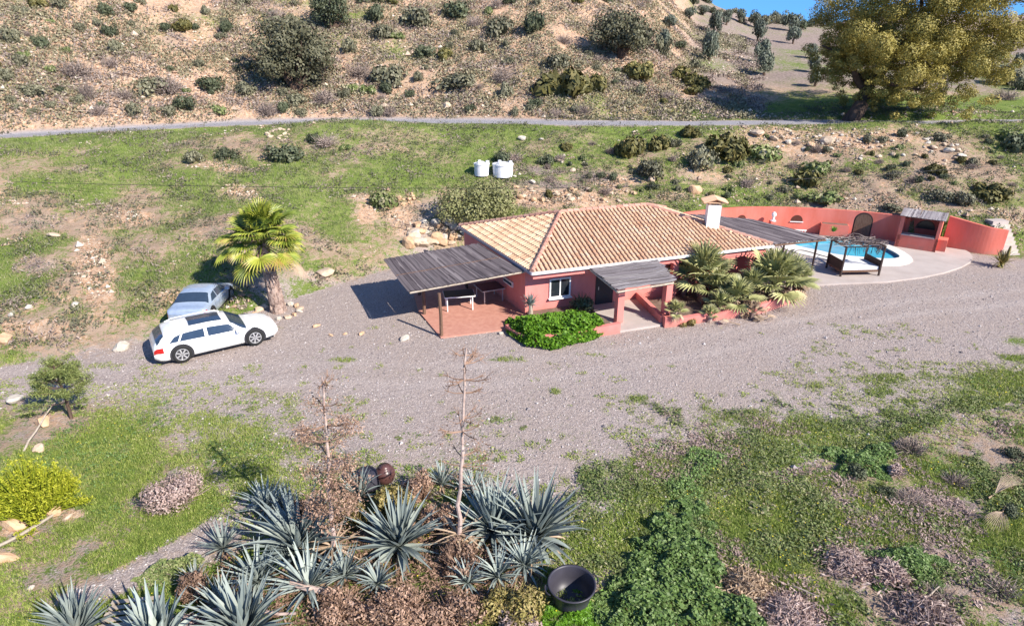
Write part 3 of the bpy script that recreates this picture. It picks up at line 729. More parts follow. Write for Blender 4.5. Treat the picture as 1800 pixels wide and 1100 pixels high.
# slatted garden table and low cabinet table
def table(name, p, rz, ln, wd_, h, top, leg, **k):
    t = empty(name, tuple(p), rz, **k)
    n_ = NB(); n_.box((0, 0, h-.02), (ln, wd_, .04)); part('tabletop', n_, top, t)
    n_ = NB()
    for sy in (-1, 1): n_.box((0, sy*(wd_/2+.012), h-.03), (ln+.02, .022, .05))
    for sx in (-1, 1): n_.box((sx*(ln/2+.012), 0, h-.03), (.022, wd_, .05))
    part('rim', n_, leg, t)
    for sx in (-1, 1):
        for sy in (-1, 1):
            n_ = NB(); n_.box((sx*(ln/2-.12), sy*(wd_/2-.06), (h-.05)/2), (.05, .05, h-.05)); part('leg', n_, leg, t)
    return t
M['glasstop'] = mplain('dark_glass_top', (.035, .03, .04), .15, .6)
tp = (W(799, 551)+W(824, 546))/2+HV*.45
table('garden_table', Vector((tp.x, tp.y, .07)), HROT-R(8), 1.5, .95, .78, M['plastic'], M['white'], label='dark topped garden table with white legs under the reed pergola', cat='table')
tp = W(870, 536)+HV*.3
table('glass_table', Vector((tp.x-.2, tp.y+.4, .07)), HROT+R(6), 1.25, 1.2, .72, M['glasstop'], M['rim'], label='square glass topped table against the shaded west wall of the house', cat='table')
tp = W(838, 520)
n_ = empty('bench', (tp.x, tp.y+1.3, .07), HROT, label='dark wooden bench in the shade at the back of the reed pergola', cat='bench')
part('seat', NB().box((0, 0, .42), (1.5, .42, .06)), M['darkwood'], n_)
part('backrest', NB().box((0, .2, .72), (1.5, .05, .45)), M['darkwood'], n_)
for sx in (-.65, .65): part('leg', NB().box((sx, 0, .2), (.07, .38, .39)), M['darkwood'], n_)

# porch: floor, two pillars, silvery reed roof
porch = empty('porch', tuple(W(1130, 575)), label='front porch with a torn silvery reed roof on two square pink pillars', cat='porch')
c = [W(1086, 511, 2.08), W(1184, 495, 2.12), W(1150, 457, 2.46), W(1033, 468, 2.46)]
# reeds run side to side here
cc = [rel(p, porch) for p in (c[3], c[0], c[1], c[2])]
nb = NB(); reed_cover(nb, cc, 60, .085, .25, 8, 0.02, .02, .30)
part('reed_cover', nb, M['reedpale'], porch)
for a, b in ((c[0], c[1]), (c[0], c[3]), (c[1], c[2])):
    n_ = NB(); n_.tube([rel(a, porch)-Vector((0, 0, .07)), rel(b, porch)-Vector((0, 0, .07))], .05, 6); part('beam', n_, M['paleW'], porch)
for px, py in ((1089, 572), (1171, 568)):
    q = rel(W(px, py, 0), porch)+HV*.16; n_ = NB(); n_.box((q.x, q.y, 1.0), (.33, .33, 2.0), HROT); part('pillar', n_, M['pink'], porch)
fl = [W(1084, 586), W(1162, 574), W(1172, 566)]
wd0 = Vector((A0.x, A0.y, 0))
fl += [wd0+HU*6.3+HV*.81, wd0+HU*3.2+HV*.81]
n_ = NB(); n_.prism([(p.x-porch.location.x, p.y-porch.location.y) for p in fl], -.2, .12); part('floor_slab', n_, M['concrete'], porch)
# inner side wall of the porch and pillar-foot planter
def low_wall(name, path, h, th, mat, hs=None, z0=-.2, **k):
    P = smooth_open([Vector((p[0], p[1], 0)) for p in path], 5) if len(path) > 2 else [Vector((p[0], p[1], 0)) for p in path]
    m = len(P); V = []
    for i, p in enumerate(P):
        tn = (P[min(i+1, m-1)]-P[max(i-1, 0)]).normalized(); nn = Vector((-tn.y, tn.x, 0))*th/2
        hh = h if hs is None else float(np.interp(i/(m-1), np.linspace(0, 1, len(hs)), hs))
        for q, z in ((p-nn, z0), (p+nn, z0), (p+nn, hh), (p-nn, hh)): V.append((q.x, q.y, z))
    F = [(4*i+a, 4*(i+1)+a, 4*(i+1)+(a+1) % 4, 4*i+(a+1) % 4) for i in range(m-1) for a in range(4)]+[(0, 1, 2, 3), (4*m-1, 4*m-2, 4*m-3, 4*m-4)]
    nb = NB(); nb.add(V, F); me = nb.mesh(name, mat); bm = bmesh.new(); bm.from_mesh(me); bmesh.ops.recalc_face_normals(bm, faces=bm.faces); bm.to_mesh(me); bm.free()
    return link(name, me, **k)
low_wall('planter_wall', [W(892, 580), W(906, 592), W(935, 602), W(985, 601), W(1040, 592), W(1088, 584)], .42, .22, M['pink'], hs=[.3, .34, .36, .40, .46, .5], label='low curved pink planter wall in front of the green hedge', cat='planter wall')
low_wall('planter_wall', [W(1166, 575), W(1200, 571), W(1250, 563), W(1300, 556), W(1350, 545), W(1400, 526)], .45, .22, M['pink'], hs=[.55, .42, .45, .48, .5, .5], label='low pink planter wall below the fan palms right of the porch', cat='planter wall')
low_wall('porch_side_wall', [W(1163, 572), tuple(wd0+HU*6.2+HV*.75)], .5, .2, M['pink'], label='short pink side wall between the porch floor and the fan palms', cat='low wall')
soil = [W(1172, 572), W(1250, 561), W(1300, 553), W(1350, 542), W(1395, 527), W(1402, 512), wd0+HU*13.4+HV*.0, wd0+HU*6.4+HV*.0]
M['soil'] = mnoise('bed_soil', [(.3, (.12, .08, .06)), (.7, (.24, .17, .13))], 3, 7, .95, .5, 12)
nb = NB(); nb.prism([(p.x, p.y) for p in soil], -.2, .28); part('planting_bed', nb, M['soil'], kind='structure')
soil = [W(898, 575), W(910, 588), W(935, 597), W(985, 596), W(1040, 588), W(1080, 580), wd0+HU*3.1+HV*.78, wd0+HU*.1+HV*.78, W(925, 560)]
nb = NB(); nb.prism([(p.x, p.y) for p in soil], -.2, .24); part('planting_bed', nb, M['soil'], kind='structure')

# ---------------------------------------------------------------- pool terrace
pz = .09
patio_px = [(1352, 530), (1395, 513), (1425, 503), (1480, 500.5), (1560, 497), (1620, 489.5), (1660, 481), (1690, 471), (1706, 462), (1709, 454), (1704, 446)]
patio = [W(a, b) for a, b in patio_px]
patio += [wall_right[1], wall_right[0], W(1640, 436), wall_pts[-1]+Vector((0, -.0, 0))]+[p.copy() for p in reversed(wall_pts[1:-1])]
patio += [wd0+HU*13.2+HV*9.2, wd0+HU*13.28+HV*.9]
nb = NB(); nb.prism([(p.x, p.y) for p in patio], -.25, pz, holes=[[(p.x, p.y) for p in pool_loop]])
part('pool_terrace', nb, M['concrete'], kind='structure')
pool = empty('swimming_pool', (pc.x, pc.y, 0), label='kidney shaped blue swimming pool with a white rim on the terrace', cat='swimming pool')
rel2 = lambda P: [(p.x-pc.x, p.y-pc.y) for p in P]
cop_px = [(1374, 431), (1400, 422.5), (1455, 418.5), (1510, 420.5), (1555, 429), (1588, 443), (1604, 458), (1584, 467), (1535, 467), (1478, 461), (1426, 451.5), (1386, 441)]
cop = smooth_loop([W(a, b, pz) for a, b in cop_px])
n_ = NB(); n_.prism(rel2(cop), pz+.004, pz+.05, holes=[rel2(pool_loop)]); part('coping', n_, M['coping'], pool)
n_ = NB(); m = len(pool_loop); pl = rel2(pool_loop)
n_.add([(x, y, pz) for x, y in pl]+[(x, y, -1.5) for x, y in pl], [(k, (k+1) % m, (k+1) % m+m, k+m) for k in range(m)]); part('basin', n_, M['poolwall'], pool)
n_ = NB(); n_.prism(rel2(pool_loop), -.2, -.06); part('water', n_, M['water'], pool)
n_ = NB(); n_.prism([((p.x-pc.x)*1.0, (p.y-pc.y)) for p in []] or [(-.1, -.1), (.1, -.1), (.1, .1)], -1.6, -1.55)

# the long curved wall
lw = low_wall('boundary_wall', wall_pts, WALL_Z, .26, M['pinkwall'], hs=[WALL_Z]*9, label='long curved pink garden wall with arched niches behind the pool', cat='garden wall')
rw_ = low_wall('boundary_wall', wall_right, 2.0, .26, M['pinkwall'], hs=[2.1, 1.9, 1.72, 1.6], label='curved pink end wall sloping down to the right of the outdoor bar', cat='garden wall')
WP = smooth_open([Vector((p[0], p[1], 0)) for p in wall_pts], 5)
def on_wall(px, py):
    r = ray(px, py); best = None
    for i in range(len(WP)-1):
        a, b = WP[i], WP[i+1]
        tn = (b-a).normalized(); nn = Vector((tn.y, -tn.x, 0))
        a2, b2 = a+nn*.13, b+nn*.13
        den = r.x*(b2.y-a2.y)-r.y*(b2.x-a2.x)
        if abs(den) < 1e-9: continue
        k = (a2.x*(b2.y-a2.y)-a2.y*(b2.x-a2.x))/den
        s = ((r.x*k-a2.x)*(b2.x-a2.x)+(r.y*k-a2.y)*(b2.y-a2.y))/((b2-a2).length**2)
        if -.001 <= s <= 1.001 and k > 0: best = (Vector((r.x*k, r.y*k, CAM_H+r.z*k)), math.atan2(tn.y, tn.x))
    return best
M['niche_shade'] = mplain('niche_shade_paint', (.10, .03, .02), .9)  # dark colour on flat half-discs stands in for the shade of a recess
def half_round(w, h, d, arch_h=None, n=12):
    """arched panel standing on z=0, centred on x, front face at y=-d"""
    ah = w/2 if arch_h is None else arch_h
    loop = [(-w/2, 0), (w/2, 0), (w/2, h-ah)]+[(w/2*math.cos(math.pi*k/n), h-ah+ah*math.sin(math.pi*k/n)) for k in range(1, n)]+[(-w/2, h-ah)]
    if h-ah < .01: loop = [(-w/2, 0), (w/2, 0)]+loop[3:-1]
    m = len(loop); nb = NB()
    nb.add([(x, -d, z) for x, z in loop]+[(0, -d, h*.4)], [(k, (k+1) % m, m) for k in range(m)])
    nb.add([(x, -d, z) for x, z in loop]+[(x, 0, z) for x, z in loop], [(k, k+m, (k+1) % m+m, (k+1) % m) for k in range(m)])
    return nb
for px, py, w in ((1303, 387, 17), (1400, 389, 20)):
    q, rz = on_wall(px, py); k = scale_at(q)
    wi = w*k
    o = half_round(wi, wi*.55, .015)
    f = link('niche_shade', o.mesh('niche_shade', M['niche_shade']), None, (q.x, q.y, q.z), (0, 0, rz)); f.parent = lw
    s_ = NB(); s_.box((0, -.04, -.03), (wi*1.1, .08, .05)); t_ = s_.mesh('sill', M['white']); s2 = link('sill', t_, f)
q, rz = on_wall(1511, 418); k = scale_at(q)
gd = empty('garden_door', (q.x, q.y, pz), rz, label='arched dark wooden door in the curved pink wall', cat='door')
part('door_leaf', half_round(1.0, 1.62, .05), M['wood'], gd)
fr = half_round(1.16, 1.72, .03); part('door_frame', fr, M['darkwood'], gd)
# planter box against the wall
q0, rz = on_wall(1466, 405); 
bx = W(1468, 419, 0); pb = empty('planter_box', (bx.x, bx.y+.4, pz), rz-.05, label='built-in pink planter box below the curved wall', cat='planter')
part('box', NB().box((0, .1, .42), (1.75, .7, .8)), M['pinkwall'], pb)
part('soil', NB().box((0, .1, .825), (1.6, .55, .02)), M['soil'], pb)
# wall lamp / ornament, white rail, little ledge bench
q, rz = on_wall(1351, 392)
n_ = NB(); n_.lathe([(0, 0), (.20, .0), (.20, .05), (.11, .08), (.08, .3), (.15, .36), (.17, .5), (.10, .62), (0, .66)], 12)
tag(part('white_urn', n_, M['white'], loc=(q.x+.05, q.y-.55, 1.0), label='white ornamental urn in front of the curved pink wall', cat='urn'))
n_ = NB(); n_.box((0, 0, .5), (.4, .4, 1.0)); tag(part('pedestal', n_, M['pinkwall'], loc=(q.x+.05, q.y-.55, 0), label='pink pedestal carrying the white urn', cat='pedestal'))
q, rz = on_wall(1396, 401)
ba = empty('balustrade', (q.x, q.y-.5, q.z-.62), rz, label='short white balustrade rail against the pink wall', cat='balustrade')
part('rail', NB().box((0, 0, .62), (1.25, .10, .06)), M['white'], ba)
for i in range(7): part('baluster', NB().lathe([(.05, 0), (.03, .1), (.055, .25), (.03, .5), (.05, .6)], 8, (-.54+i*.18, 0, 0)), M['white'], ba)
tag(part('sun_lounger_chair', NB().box((0, 0, .2), (.01, .01, .01)), M['wood']), 'x', 'x') if False else None
# outdoor bar
b0, b1 = W(1571, 435), W(1642.5, 446)
bu = (b1-b0).normalized(); bv = Vector((-bu.y, bu.x, 0)); bl = (b1-b0).length; brz = math.atan2(bu.y, bu.x)
bh = WY(1662, 388.5, b1.y+.1).z
bar = empty('outdoor_bar', tuple(b0), brz, label='pink outdoor bar with a pale counter and flat reed roof beside the pool', cat='bar')
depth = 1.9; n_ = NB()
n_.box((.11, depth/2, bh/2), (.22, depth, bh)); n_.box((bl-.09, depth/2, bh/2), (.18, depth, bh))
n_.box((bl/2, depth-.1, bh/2), (bl-.42, .2, bh-.002))
n_.box((bl/2+.02, .06, .46), (bl-.02, .12, .92)); part('wall', n_, M['pinkwall'], bar)
part('counter', NB().box((bl/2, .32, .95), (bl-.44, .66, .06)), M['concrete'], bar)
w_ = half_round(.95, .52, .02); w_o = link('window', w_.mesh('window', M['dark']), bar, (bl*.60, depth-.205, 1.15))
fr = half_round(1.1, .6, .012); link('frame', fr.mesh('frame', M['wood']), w_o, (0, .003, -.04))
nb = NB(); reed_cover(nb, [(-.05, -.15, bh+.03), (bl+.1, -.15, bh+.03), (bl+.1, depth+.1, bh+.12), (-.05, depth+.1, bh+.12)], 34, .11, .1, 5, .0); part('reed_cover', nb, M['reedpale'], bar)
part('return_wall', NB().box((bl+.25, .9, .42), (.5, .9, .84)), M['pinkwall'], bar)
# pergola by the pool
pg = empty('pool_pergola', tuple(W(1425, 487)), label='long grey reed roofed pergola between the house and the pool', cat='pergola')
z_ = 2.45
pp = [W(1361, 429, z_), W(1452, 420, z_), W(1322, 386.5, z_), wd0+HU*13.3+HV*8.5+Vector((0, 0, 2.6))]
pp[3] = W(1187, 376.5, 2.6)
nb = NB(); reed_cover(nb, [rel(p, pg) for p in (pp[0], pp[1], pp[2], pp[3])], 80, .09, .25, 12, .0, 0, .25)
part('reed_cover', nb, M['reedleaf'], pg)
for a, b in ((pp[0], pp[1]), (pp[1], pp[2]), (pp[0], pp[3])):
    n_ = NB(); n_.tube([rel(a, pg)-Vector((0, 0, .08)), rel(b, pg)-Vector((0, 0, .08))], .05, 6); part('beam', n_, M['wood'], pg)
for p in (W(1424, 488), W(1348, 476), pp[2]*1.0, pp[1].lerp(pp[2], .5)):
    n_ = NB(); q = rel((p.x, p.y, 0), pg); n_.tube([q, q+Vector((0, 0, 2.4))], .06, 8); part('post', n_, M['darkwood'], pg)
# canopied day bed
f0, f1 = W(1477, 486, pz), W(1544, 484.5, pz); k0 = W(1452, 471, pz)
du = (f1-f0).normalized(); dl = (f1-f0).length; dv = Vector((-du.y, du.x, 0)); drz = math.atan2(du.y, du.x); dd_ = (k0-f0).dot(dv)
dh = WY(1488, 434, f0.y).z-pz
bed = empty('day_bed', tuple(f0), drz, label='four poster garden day bed with a ragged reed canopy by the pool', cat='day bed')
dd_ = max(1.3, min(dd_, 2.0))
for x, y_ in ((0, 0), (dl, 0), (0, dd_), (dl, dd_)): part('post', NB().box((x, y_, dh/2), (.085, .085, dh)), M['darkwood'], bed)
part('frame', NB().box((dl/2, dd_/2, .30), (dl, dd_, .12)), M['wood'], bed)
mt = NB(); mt.box((dl/2, dd_/2, .45), (dl-.14, dd_-.1, .18)); part('mattress', mt, M['tank'], bed)
for x in (.03, dl-.03): part('headboard', NB().box((x, dd_/2, .62), (.05, dd_-.1, .55)), M['darkwood'], bed)
nb = NB()
for x, y_, a_, b_ in ((dl/2, 0, dl, .05), (dl/2, dd_, dl, .05), (0, dd_/2, .05, dd_), (dl, dd_/2, .05, dd_), (dl/2, dd_/2, .05, dd_)): nb.box((x, y_, dh-.02), (a_+.1, b_+.02, .05))
part('top_frame', nb, M['darkwood'], bed)
nb = NB(); r = np.random.default_rng(5)
for k in range(260):
    a_ = r.uniform(-.1, dl+.1); b_ = r.uniform(-.1, dd_+.1); an = r.uniform(0, math.pi); ln = r.uniform(.3, 1.1)
    p1 = Vector((a_, b_, dh+.03+r.uniform(0, .09))); p2 = p1+Vector((math.cos(an)*ln, math.sin(an)*ln*.6, r.uniform(-.12, .1))); mid = (p1+p2)/2+Vector((0, 0, .06))
    nb.tube([p1, mid, p2], .014, 4, r.uniform(), cap=False)
for k in range(80):
    a_ = r.uniform(0, dl) if k % 3 else dl-r.uniform(0, .6); y_ = -.03 if k % 4 else dd_; z0 = dh
    nb.tube([(a_, y_, z0), (a_+r.uniform(-.12, .12), y_-.02, z0-r.uniform(.15, .55))], .01, 3, r.uniform(), cap=False)
part('reed_canopy', nb, M['reedbrown'], bed)
# low towel bench next to it
q = W(1462, 467, pz); tb = empty('low_table', tuple(q), drz+.2, label='small white topped low table behind the day bed', cat='table')
part('tabletop', NB().box((0, 0, .3), (.55, .35, .04)), M['white'], tb)
for sx in (-1, 1):
    for sy in (-1, 1): part('leg', NB().box((sx*.22, sy*.13, .14), (.04, .04, .28)), M['darkwood'], tb)
# hose lying on the terrace along the pool
hp = [(1396, 438), (1392, 442), (1396, 443.5), (1402, 440), (1412, 440), (1428, 444), (1445, 449), (1457, 452)]
n_ = NB(); n_.tube(smooth_open([W(a, b, pz+.08) for a, b in hp], 5), .022, 5)
part('garden_hose', n_, M['plastic'], label='thin dark hose curling along the white pool rim', cat='hose')
# outdoor stair beyond the end wall
st = empty('stone_steps', tuple(W(1772, 447)), label='pale stone steps climbing the bank past the end of the pink wall', cat='steps')
s0 = W(1773, 447); s1 = W(1752, 383, 2.1)
for k in range(9):
    p = s0.lerp(Vector((s1.x, s1.y, 0)), (k+.5)/9); h = .1+.235*k
    n_ = NB(); n_.box((p.x-st.location.x, p.y-st.location.y, h/2-.3), (1.15, .62, h+.6), R(8)); part('step', n_, M['pale'] if k % 2 else M['concrete'], st)
# ---------------------------------------------------------------- cars
def car(name, p, rz, Ln, Wd, Ht, prof, wb, paint, sun_roof, glass, lamps_rear, label, wheel_r=.36):
    """prof: list of (x 0..1 from the tail, belt height, top height, roof half-width share); heights are shares of Ht"""
    root = empty(name, (p.x, p.y, p.z), rz, label=label, cat='car')
    X = np.array([a[0] for a in prof]); n = 56
    xs = np.unique(np.concatenate([np.linspace(0, 1, n), X]))
    def itp(k):
        v = np.array([a[k] for a in prof]); y = np.interp(xs, X, v)
        yp = np.concatenate([[y[0]]*2, y, [y[-1]]*2]); return (yp[:-4]+2*yp[1:-3]+3*yp[2:-2]+2*yp[3:-1]+yp[4:])/9
    belt, top, rw = itp(1)*Ht, itp(2)*Ht, itp(3)
    hw = Wd/2*(1-.16*np.clip((.09-xs)/.09, 0, 1)**2-.26*np.clip((xs-.88)/.12, 0, 1)**2)
    bot = .20+.12*np.clip((.05-xs)/.05, 0, 1)+.10*np.clip((xs-.95)/.05, 0, 1)
    secs = []
    for i, x in enumerate(xs):
        h, w, b, t = bot[i], hw[i], belt[i], top[i]; r = w*rw[i]
        x_ = (x-.5)*Ln
        s_ = [(0, h), (w*.90, h), (w*.985, h+.10), (w, h+(b-h)*.45), (w*.985, b-.05), (w*.955, b), (r+(w*.955-r)*.12, b+(t-b)*.86), (r*.90, t-(t-b)*.02), (r*.55, t+.012), (0, t+.025)]
        secs.append([(x_, y, z) for y, z in s_])
    K = len(secs[0]); N = len(xs)
    V = []; 
    for s_ in secs: V += s_
    for s_ in secs: V += [(a, -b, c) for a, b, c in s_]
    F = []
    for i in range(N-1):
        for k in range(K-1):
            a, b, c, d = i*K+k, i*K+k+1, (i+1)*K+k+1, (i+1)*K+k
            F.append((a, d, c, b)); o = N*K; F.append((a+o, b+o, c+o, d+o))
    nb = NB(); nb.add(V, F)
    for e, sgn in ((0, 1), (N-1, -1)):
        ring = [e*K+k for k in range(K)]
        for k in range(K-1):
            a, b = ring[k], ring[k+1]
            nb.add([V[a], V[b], V[b+N*K], V[a+N*K]], [(0, 1, 2, 3) if sgn > 0 else (3, 2, 1, 0)])
    me = nb.mesh('body', paint, True)
    bm = bmesh.new(); bm.from_mesh(me); bmesh.ops.remove_doubles(bm, verts=bm.verts, dist=.0005); bmesh.ops.recalc_face_normals(bm, faces=bm.faces)
    for e in bm.edges: 
        if len(e.link_faces) == 2 and e.calc_face_angle(0) > R(48): e.smooth = False
    bm.to_mesh(me); bm.free()
    body = link('body', me, root)
    S = np.array(secs)
    def surf(x, kf, side):     # point on the body at length share x and section coordinate kf
        f = np.interp(x, xs, np.arange(N)); i = min(int(f), N-2); a = f-i; k = min(int(kf), K-2); b = kf-k
        p_ = (S[i, k]*(1-b)+S[i, k+1]*b)*(1-a)+(S[i+1, k]*(1-b)+S[i+1, k+1]*b)*a
        return np.array([p_[0], p_[1]*side, p_[2]])
    def patch(nm, corners, mat, side, off=.012, nu=8, nv=5, parent=root, closed=True):
        """corners (x,kf): rear-low, front-low, front-high, rear-high; side 0 spans the centre line"""
        nb = NB(); V = []
        for j in range(nv+1):
            for i in range(nu+1):
                u, v = i/nu, j/nv
                x0 = corners[0][0]*(1-u)+corners[1][0]*u; k0 = corners[0][1]*(1-u)+corners[1][1]*u
                x1 = corners[3][0]*(1-u)+corners[2][0]*u; k1 = corners[3][1]*(1-u)+corners[2][1]*u
                V.append(surf(x0*(1-v)+x1*v, k0*(1-v)+k1*v, side))
        V = np.array(V).reshape(nv+1, nu+1, 3)
        du = np.gradient(V, axis=1); dv_ = np.gradient(V, axis=0); nn = np.cross(du, dv_); nn /= np.linalg.norm(nn, axis=2)[..., None]+1e-9
        cen = V.mean((0, 1)); 
        if (nn.mean((0, 1))@np.array([0, cen[1], cen[2]-.8])) < 0: nn = -nn
        V = V+nn*off; m = nu+1
        F = [(j*m+i, j*m+i+1, (j+1)*m+i+1, (j+1)*m+i) for j in range(nv) for i in range(nu)]
        nb.add(V.reshape(-1, 3), F); return link(nm, nb.mesh(nm, mat, True), parent)
    def cross_patch(nm, x0, x1, k0, k1, mat, off=.012, nv=5, yshare=.93):
        """a pane spanning the car's width between length shares x0 and x1"""
        nb = NB(); V = []; nu = 14
        for j in range(nv+1):
            v = j/nv; x = x0+(x1-x0)*v; kk = k0+(k1-k0)*v
            for i in range(nu+1):
                y = -1+2*i/nu
                # walk the section from side (kk) to the centre (K-1)
                q = surf(x, kk+(K-1.001-kk)*(1-abs(y))**1.0, 1 if y >= 0 else -1); V.append(q)
        V = np.array(V).reshape(nv+1, nu+1, 3)
        du = np.gradient(V, axis=1); dv_ = np.gradient(V, axis=0); nn = np.cross(du, dv_); nn /= np.linalg.norm(nn, axis=2)[..., None]+1e-9
        if nn[..., 2].mean() < 0: nn = -nn
        V = V+nn*off; m = nu+1
        F = [(j*m+i, j*m+i+1, (j+1)*m+i+1, (j+1)*m+i) for j in range(nv) for i in range(nu)]
        nb.add(V.reshape(-1, 3), F); return link(nm, nb.mesh(nm, mat, True), root)
    for side in (-1, 1):
        for g in glass: patch('side_window', g, M['carglass'], side)
        for c_ in lamps_rear: patch('tail_light', c_, M['red'], side, .014)
        patch('headlight', [(.90, 3.7), (.975, 3.4), (.97, 4.1), (.89, 4.7)], M['lamp'], side, .014)
        mi = NB(); mi.box((Ln*.16, side*(Wd/2+.08), belt[int(N*.66)]+.07), (.16, .20, .13)); part('side_mirror', mi, paint, root)
        for xx_ in (.40, .58): 
            q = surf(xx_, 3.7, side); part('door_handle', NB().box((q[0], q[1]+side*.015, q[2]), (.16, .03, .03)), paint, root)
    for side in (-1, 1):
        for xs_ in (.412, .668, .225 if Ln > 4.5 else .30): patch('door_seam', [(xs_, 1.4), (xs_+.0028, 1.4), (xs_+.0028, 4.95), (xs_, 4.95)], M['plastic'], side, .006, 1, 8)
    for sx in (-1, 1):
        cx = sx*wb/2-.02
        for side in (-1, 1):
            ar = NB(); cy = side*(Wd/2+.004)
            m = 22
            # flat dark disc; its colour stands in for the shaded hollow of the wheel well
            pr = [(cx+(wheel_r+.075)*math.cos(2*math.pi*k/m), .02*side+cy-side*.02, wheel_r+(wheel_r+.075)*math.sin(2*math.pi*k/m)) for k in range(m)]
            pr = [(a, b, max(c, .19)) for a, b, c in pr]
            pin = [(a, b-side*.25, c) for a, b, c in pr]
            ar.add(pr+[(cx, cy, wheel_r)], [(k, (k+1) % m, m) for k in range(m)]); ar.add(pr+pin, [(k, (k+1) % m, (k+1) % m+m, k+m) for k in range(m)])
            part('wheel_arch', ar, M['plastic'], root)
            w_ = empty('wheel', (cx, side*(Wd/2-.085), wheel_r)); w_.parent = root; w_.rotation_euler = (R(90)*(-side), 0, 0)
            ty = NB(); ty.lathe([(wheel_r*.62, -.10), (wheel_r*.97, -.10), (wheel_r, -.07), (wheel_r, .07), (wheel_r*.97, .105), (wheel_r*.66, .11), (wheel_r*.64, .06)], 28); part('tyre', ty, M['tyre'], w_, True)
            rm = NB(); rm.lathe([(wheel_r*.67, .112), (wheel_r*.60, .115), (wheel_r*.58, .07)], 28); rm.lathe([(0.0, .10), (.06, .10), (.07, .07)], 12)
            for k in range(7):
                an = 2*math.pi*k/7; rm.box((math.cos(an)*wheel_r*.32, math.sin(an)*wheel_r*.32, .085), (wheel_r*.56, .055, .03), an)
            part('rim', rm, M['rim'], w_)
            bk = NB(); bk.lathe([(0, .04), (wheel_r*.6, .04)], 20); part('brake_disc', bk, M['plastic'], w_)
    sk_ = NB(); sk_.box((0, 0, .22), (Ln*.90, Wd*.93, .08)); part('sill_trim', sk_, M['plastic'], root)
    return root, patch, cross_patch, surf
rw0, fw0 = W(325, 637), W(452, 607)
hd = (fw0-rw0); wbW = hd.length; hd.normalize(); lf = Vector((-hd.y, hd.x, 0))
cen = (rw0+fw0)/2+lf*.98
prof = [(0, .46, .52, .80), (.012, .60, .66, .80), (.03, .62, .72, .80), (.10, .635, .93, .76), (.16, .64, .985, .76), (.30, .64, 1.0, .76), (.45, .635, 1.0, .76), (.58, .625, .965, .75), (.62, .62, .93, .75), (.735, .60, .665, .80), (.76, .595, .64, .82), (.90, .55, .585, .82), (.965, .47, .51, .80), (1, .36, .40, .78)]
suv, patch, cross, surf = car('parked_car', Vector((cen.x, cen.y, ht(cen.x, cen.y)+.02)), math.atan2(hd.y, hd.x), 4.95, 1.98, 1.39, prof, wbW, M['carwhite'], True,
    [[(.205, 5.12), (.40, 5.08), (.40, 5.86), (.24, 5.80)], [(.425, 5.08), (.675, 5.08), (.60, 5.85), (.425, 5.88)], [(.125, 5.15), (.192, 5.12), (.222, 5.78), (.17, 5.62)]],
    [[(.004, 3.3), (.075, 3.3), (.075, 4.1), (.006, 4.1)]], 'white estate car parked diagonally on the gravel beside the track', .385)
cross('rear_window', .036, .098, 5.4, 6.3, M['carglass'])
cross('windshield', .612, .735, 6.2, 5.3, M['carglass'])
patch('sunroof', [(.30, 7.55), (.56, 7.55), (.555, 8.98), (.305, 8.98)], M['carglass'], 1); patch('sunroof', [(.30, 7.55), (.56, 7.55), (.555, 8.98), (.305, 8.98)], M['carglass'], -1)
for side in (-1, 1):
    pts_ = [surf(x, 6.9, side)+np.array([0, 0, .05 if 0 < i < 8 else 0.0]) for i, x in enumerate(np.linspace(.14, .58, 9))]
    n_ = NB(); n_.tube([tuple(p) for p in pts_], .018, 6); part('roof_rail', n_, M['carwhite'], suv)
n_ = NB(); n_.box((-2.47, 0, .62), (.03, .5, .12)); part('number_plate', n_, M['fascia'], suv)
n_ = NB(); n_.box((-2.40, 0, .36), (.16, 1.5, .16)); part('rear_bumper', n_, M['plastic'], suv)
# silver saloon parked behind, tail towards us
p = W(333, 589); h2 = Vector((-.10, 1, 0)).normalized()
prof = [(0, .50, .56, .80), (.02, .64, .68, .80), (.13, .655, .70, .78), (.17, .655, .73, .76), (.30, .65, .965, .72), (.38, .645, 1.0, .72), (.52, .64, 1.0, .72), (.585, .635, .96, .72), (.71, .62, .68, .78), (.73, .61, .66, .80), (.90, .55, .59, .80), (.97, .46, .5, .78), (1, .36, .42, .76)]
cc_ = p+h2*2.2
sal, patch, cross, surf = car('parked_car', Vector((cc_.x, cc_.y, ht(cc_.x, cc_.y)+.03)), math.atan2(h2.y, h2.x), 4.3, 1.80, 1.30, prof, 2.6, M['carsilver'], False,
    [[(.235, 5.10), (.40, 5.08), (.40, 5.84), (.315, 5.74)], [(.42, 5.08), (.665, 5.08), (.585, 5.82), (.42, 5.86)]],
    [[(.004, 3.2), (.06, 3.2), (.06, 4.0), (.006, 4.0)]], 'silver blue saloon car parked behind the white car, its tail to the track', .33)
cross('rear_window', .175, .298, 5.4, 6.2, M['carglass'])
cross('windshield', .595, .70, 6.2, 5.3, M['carglass'])
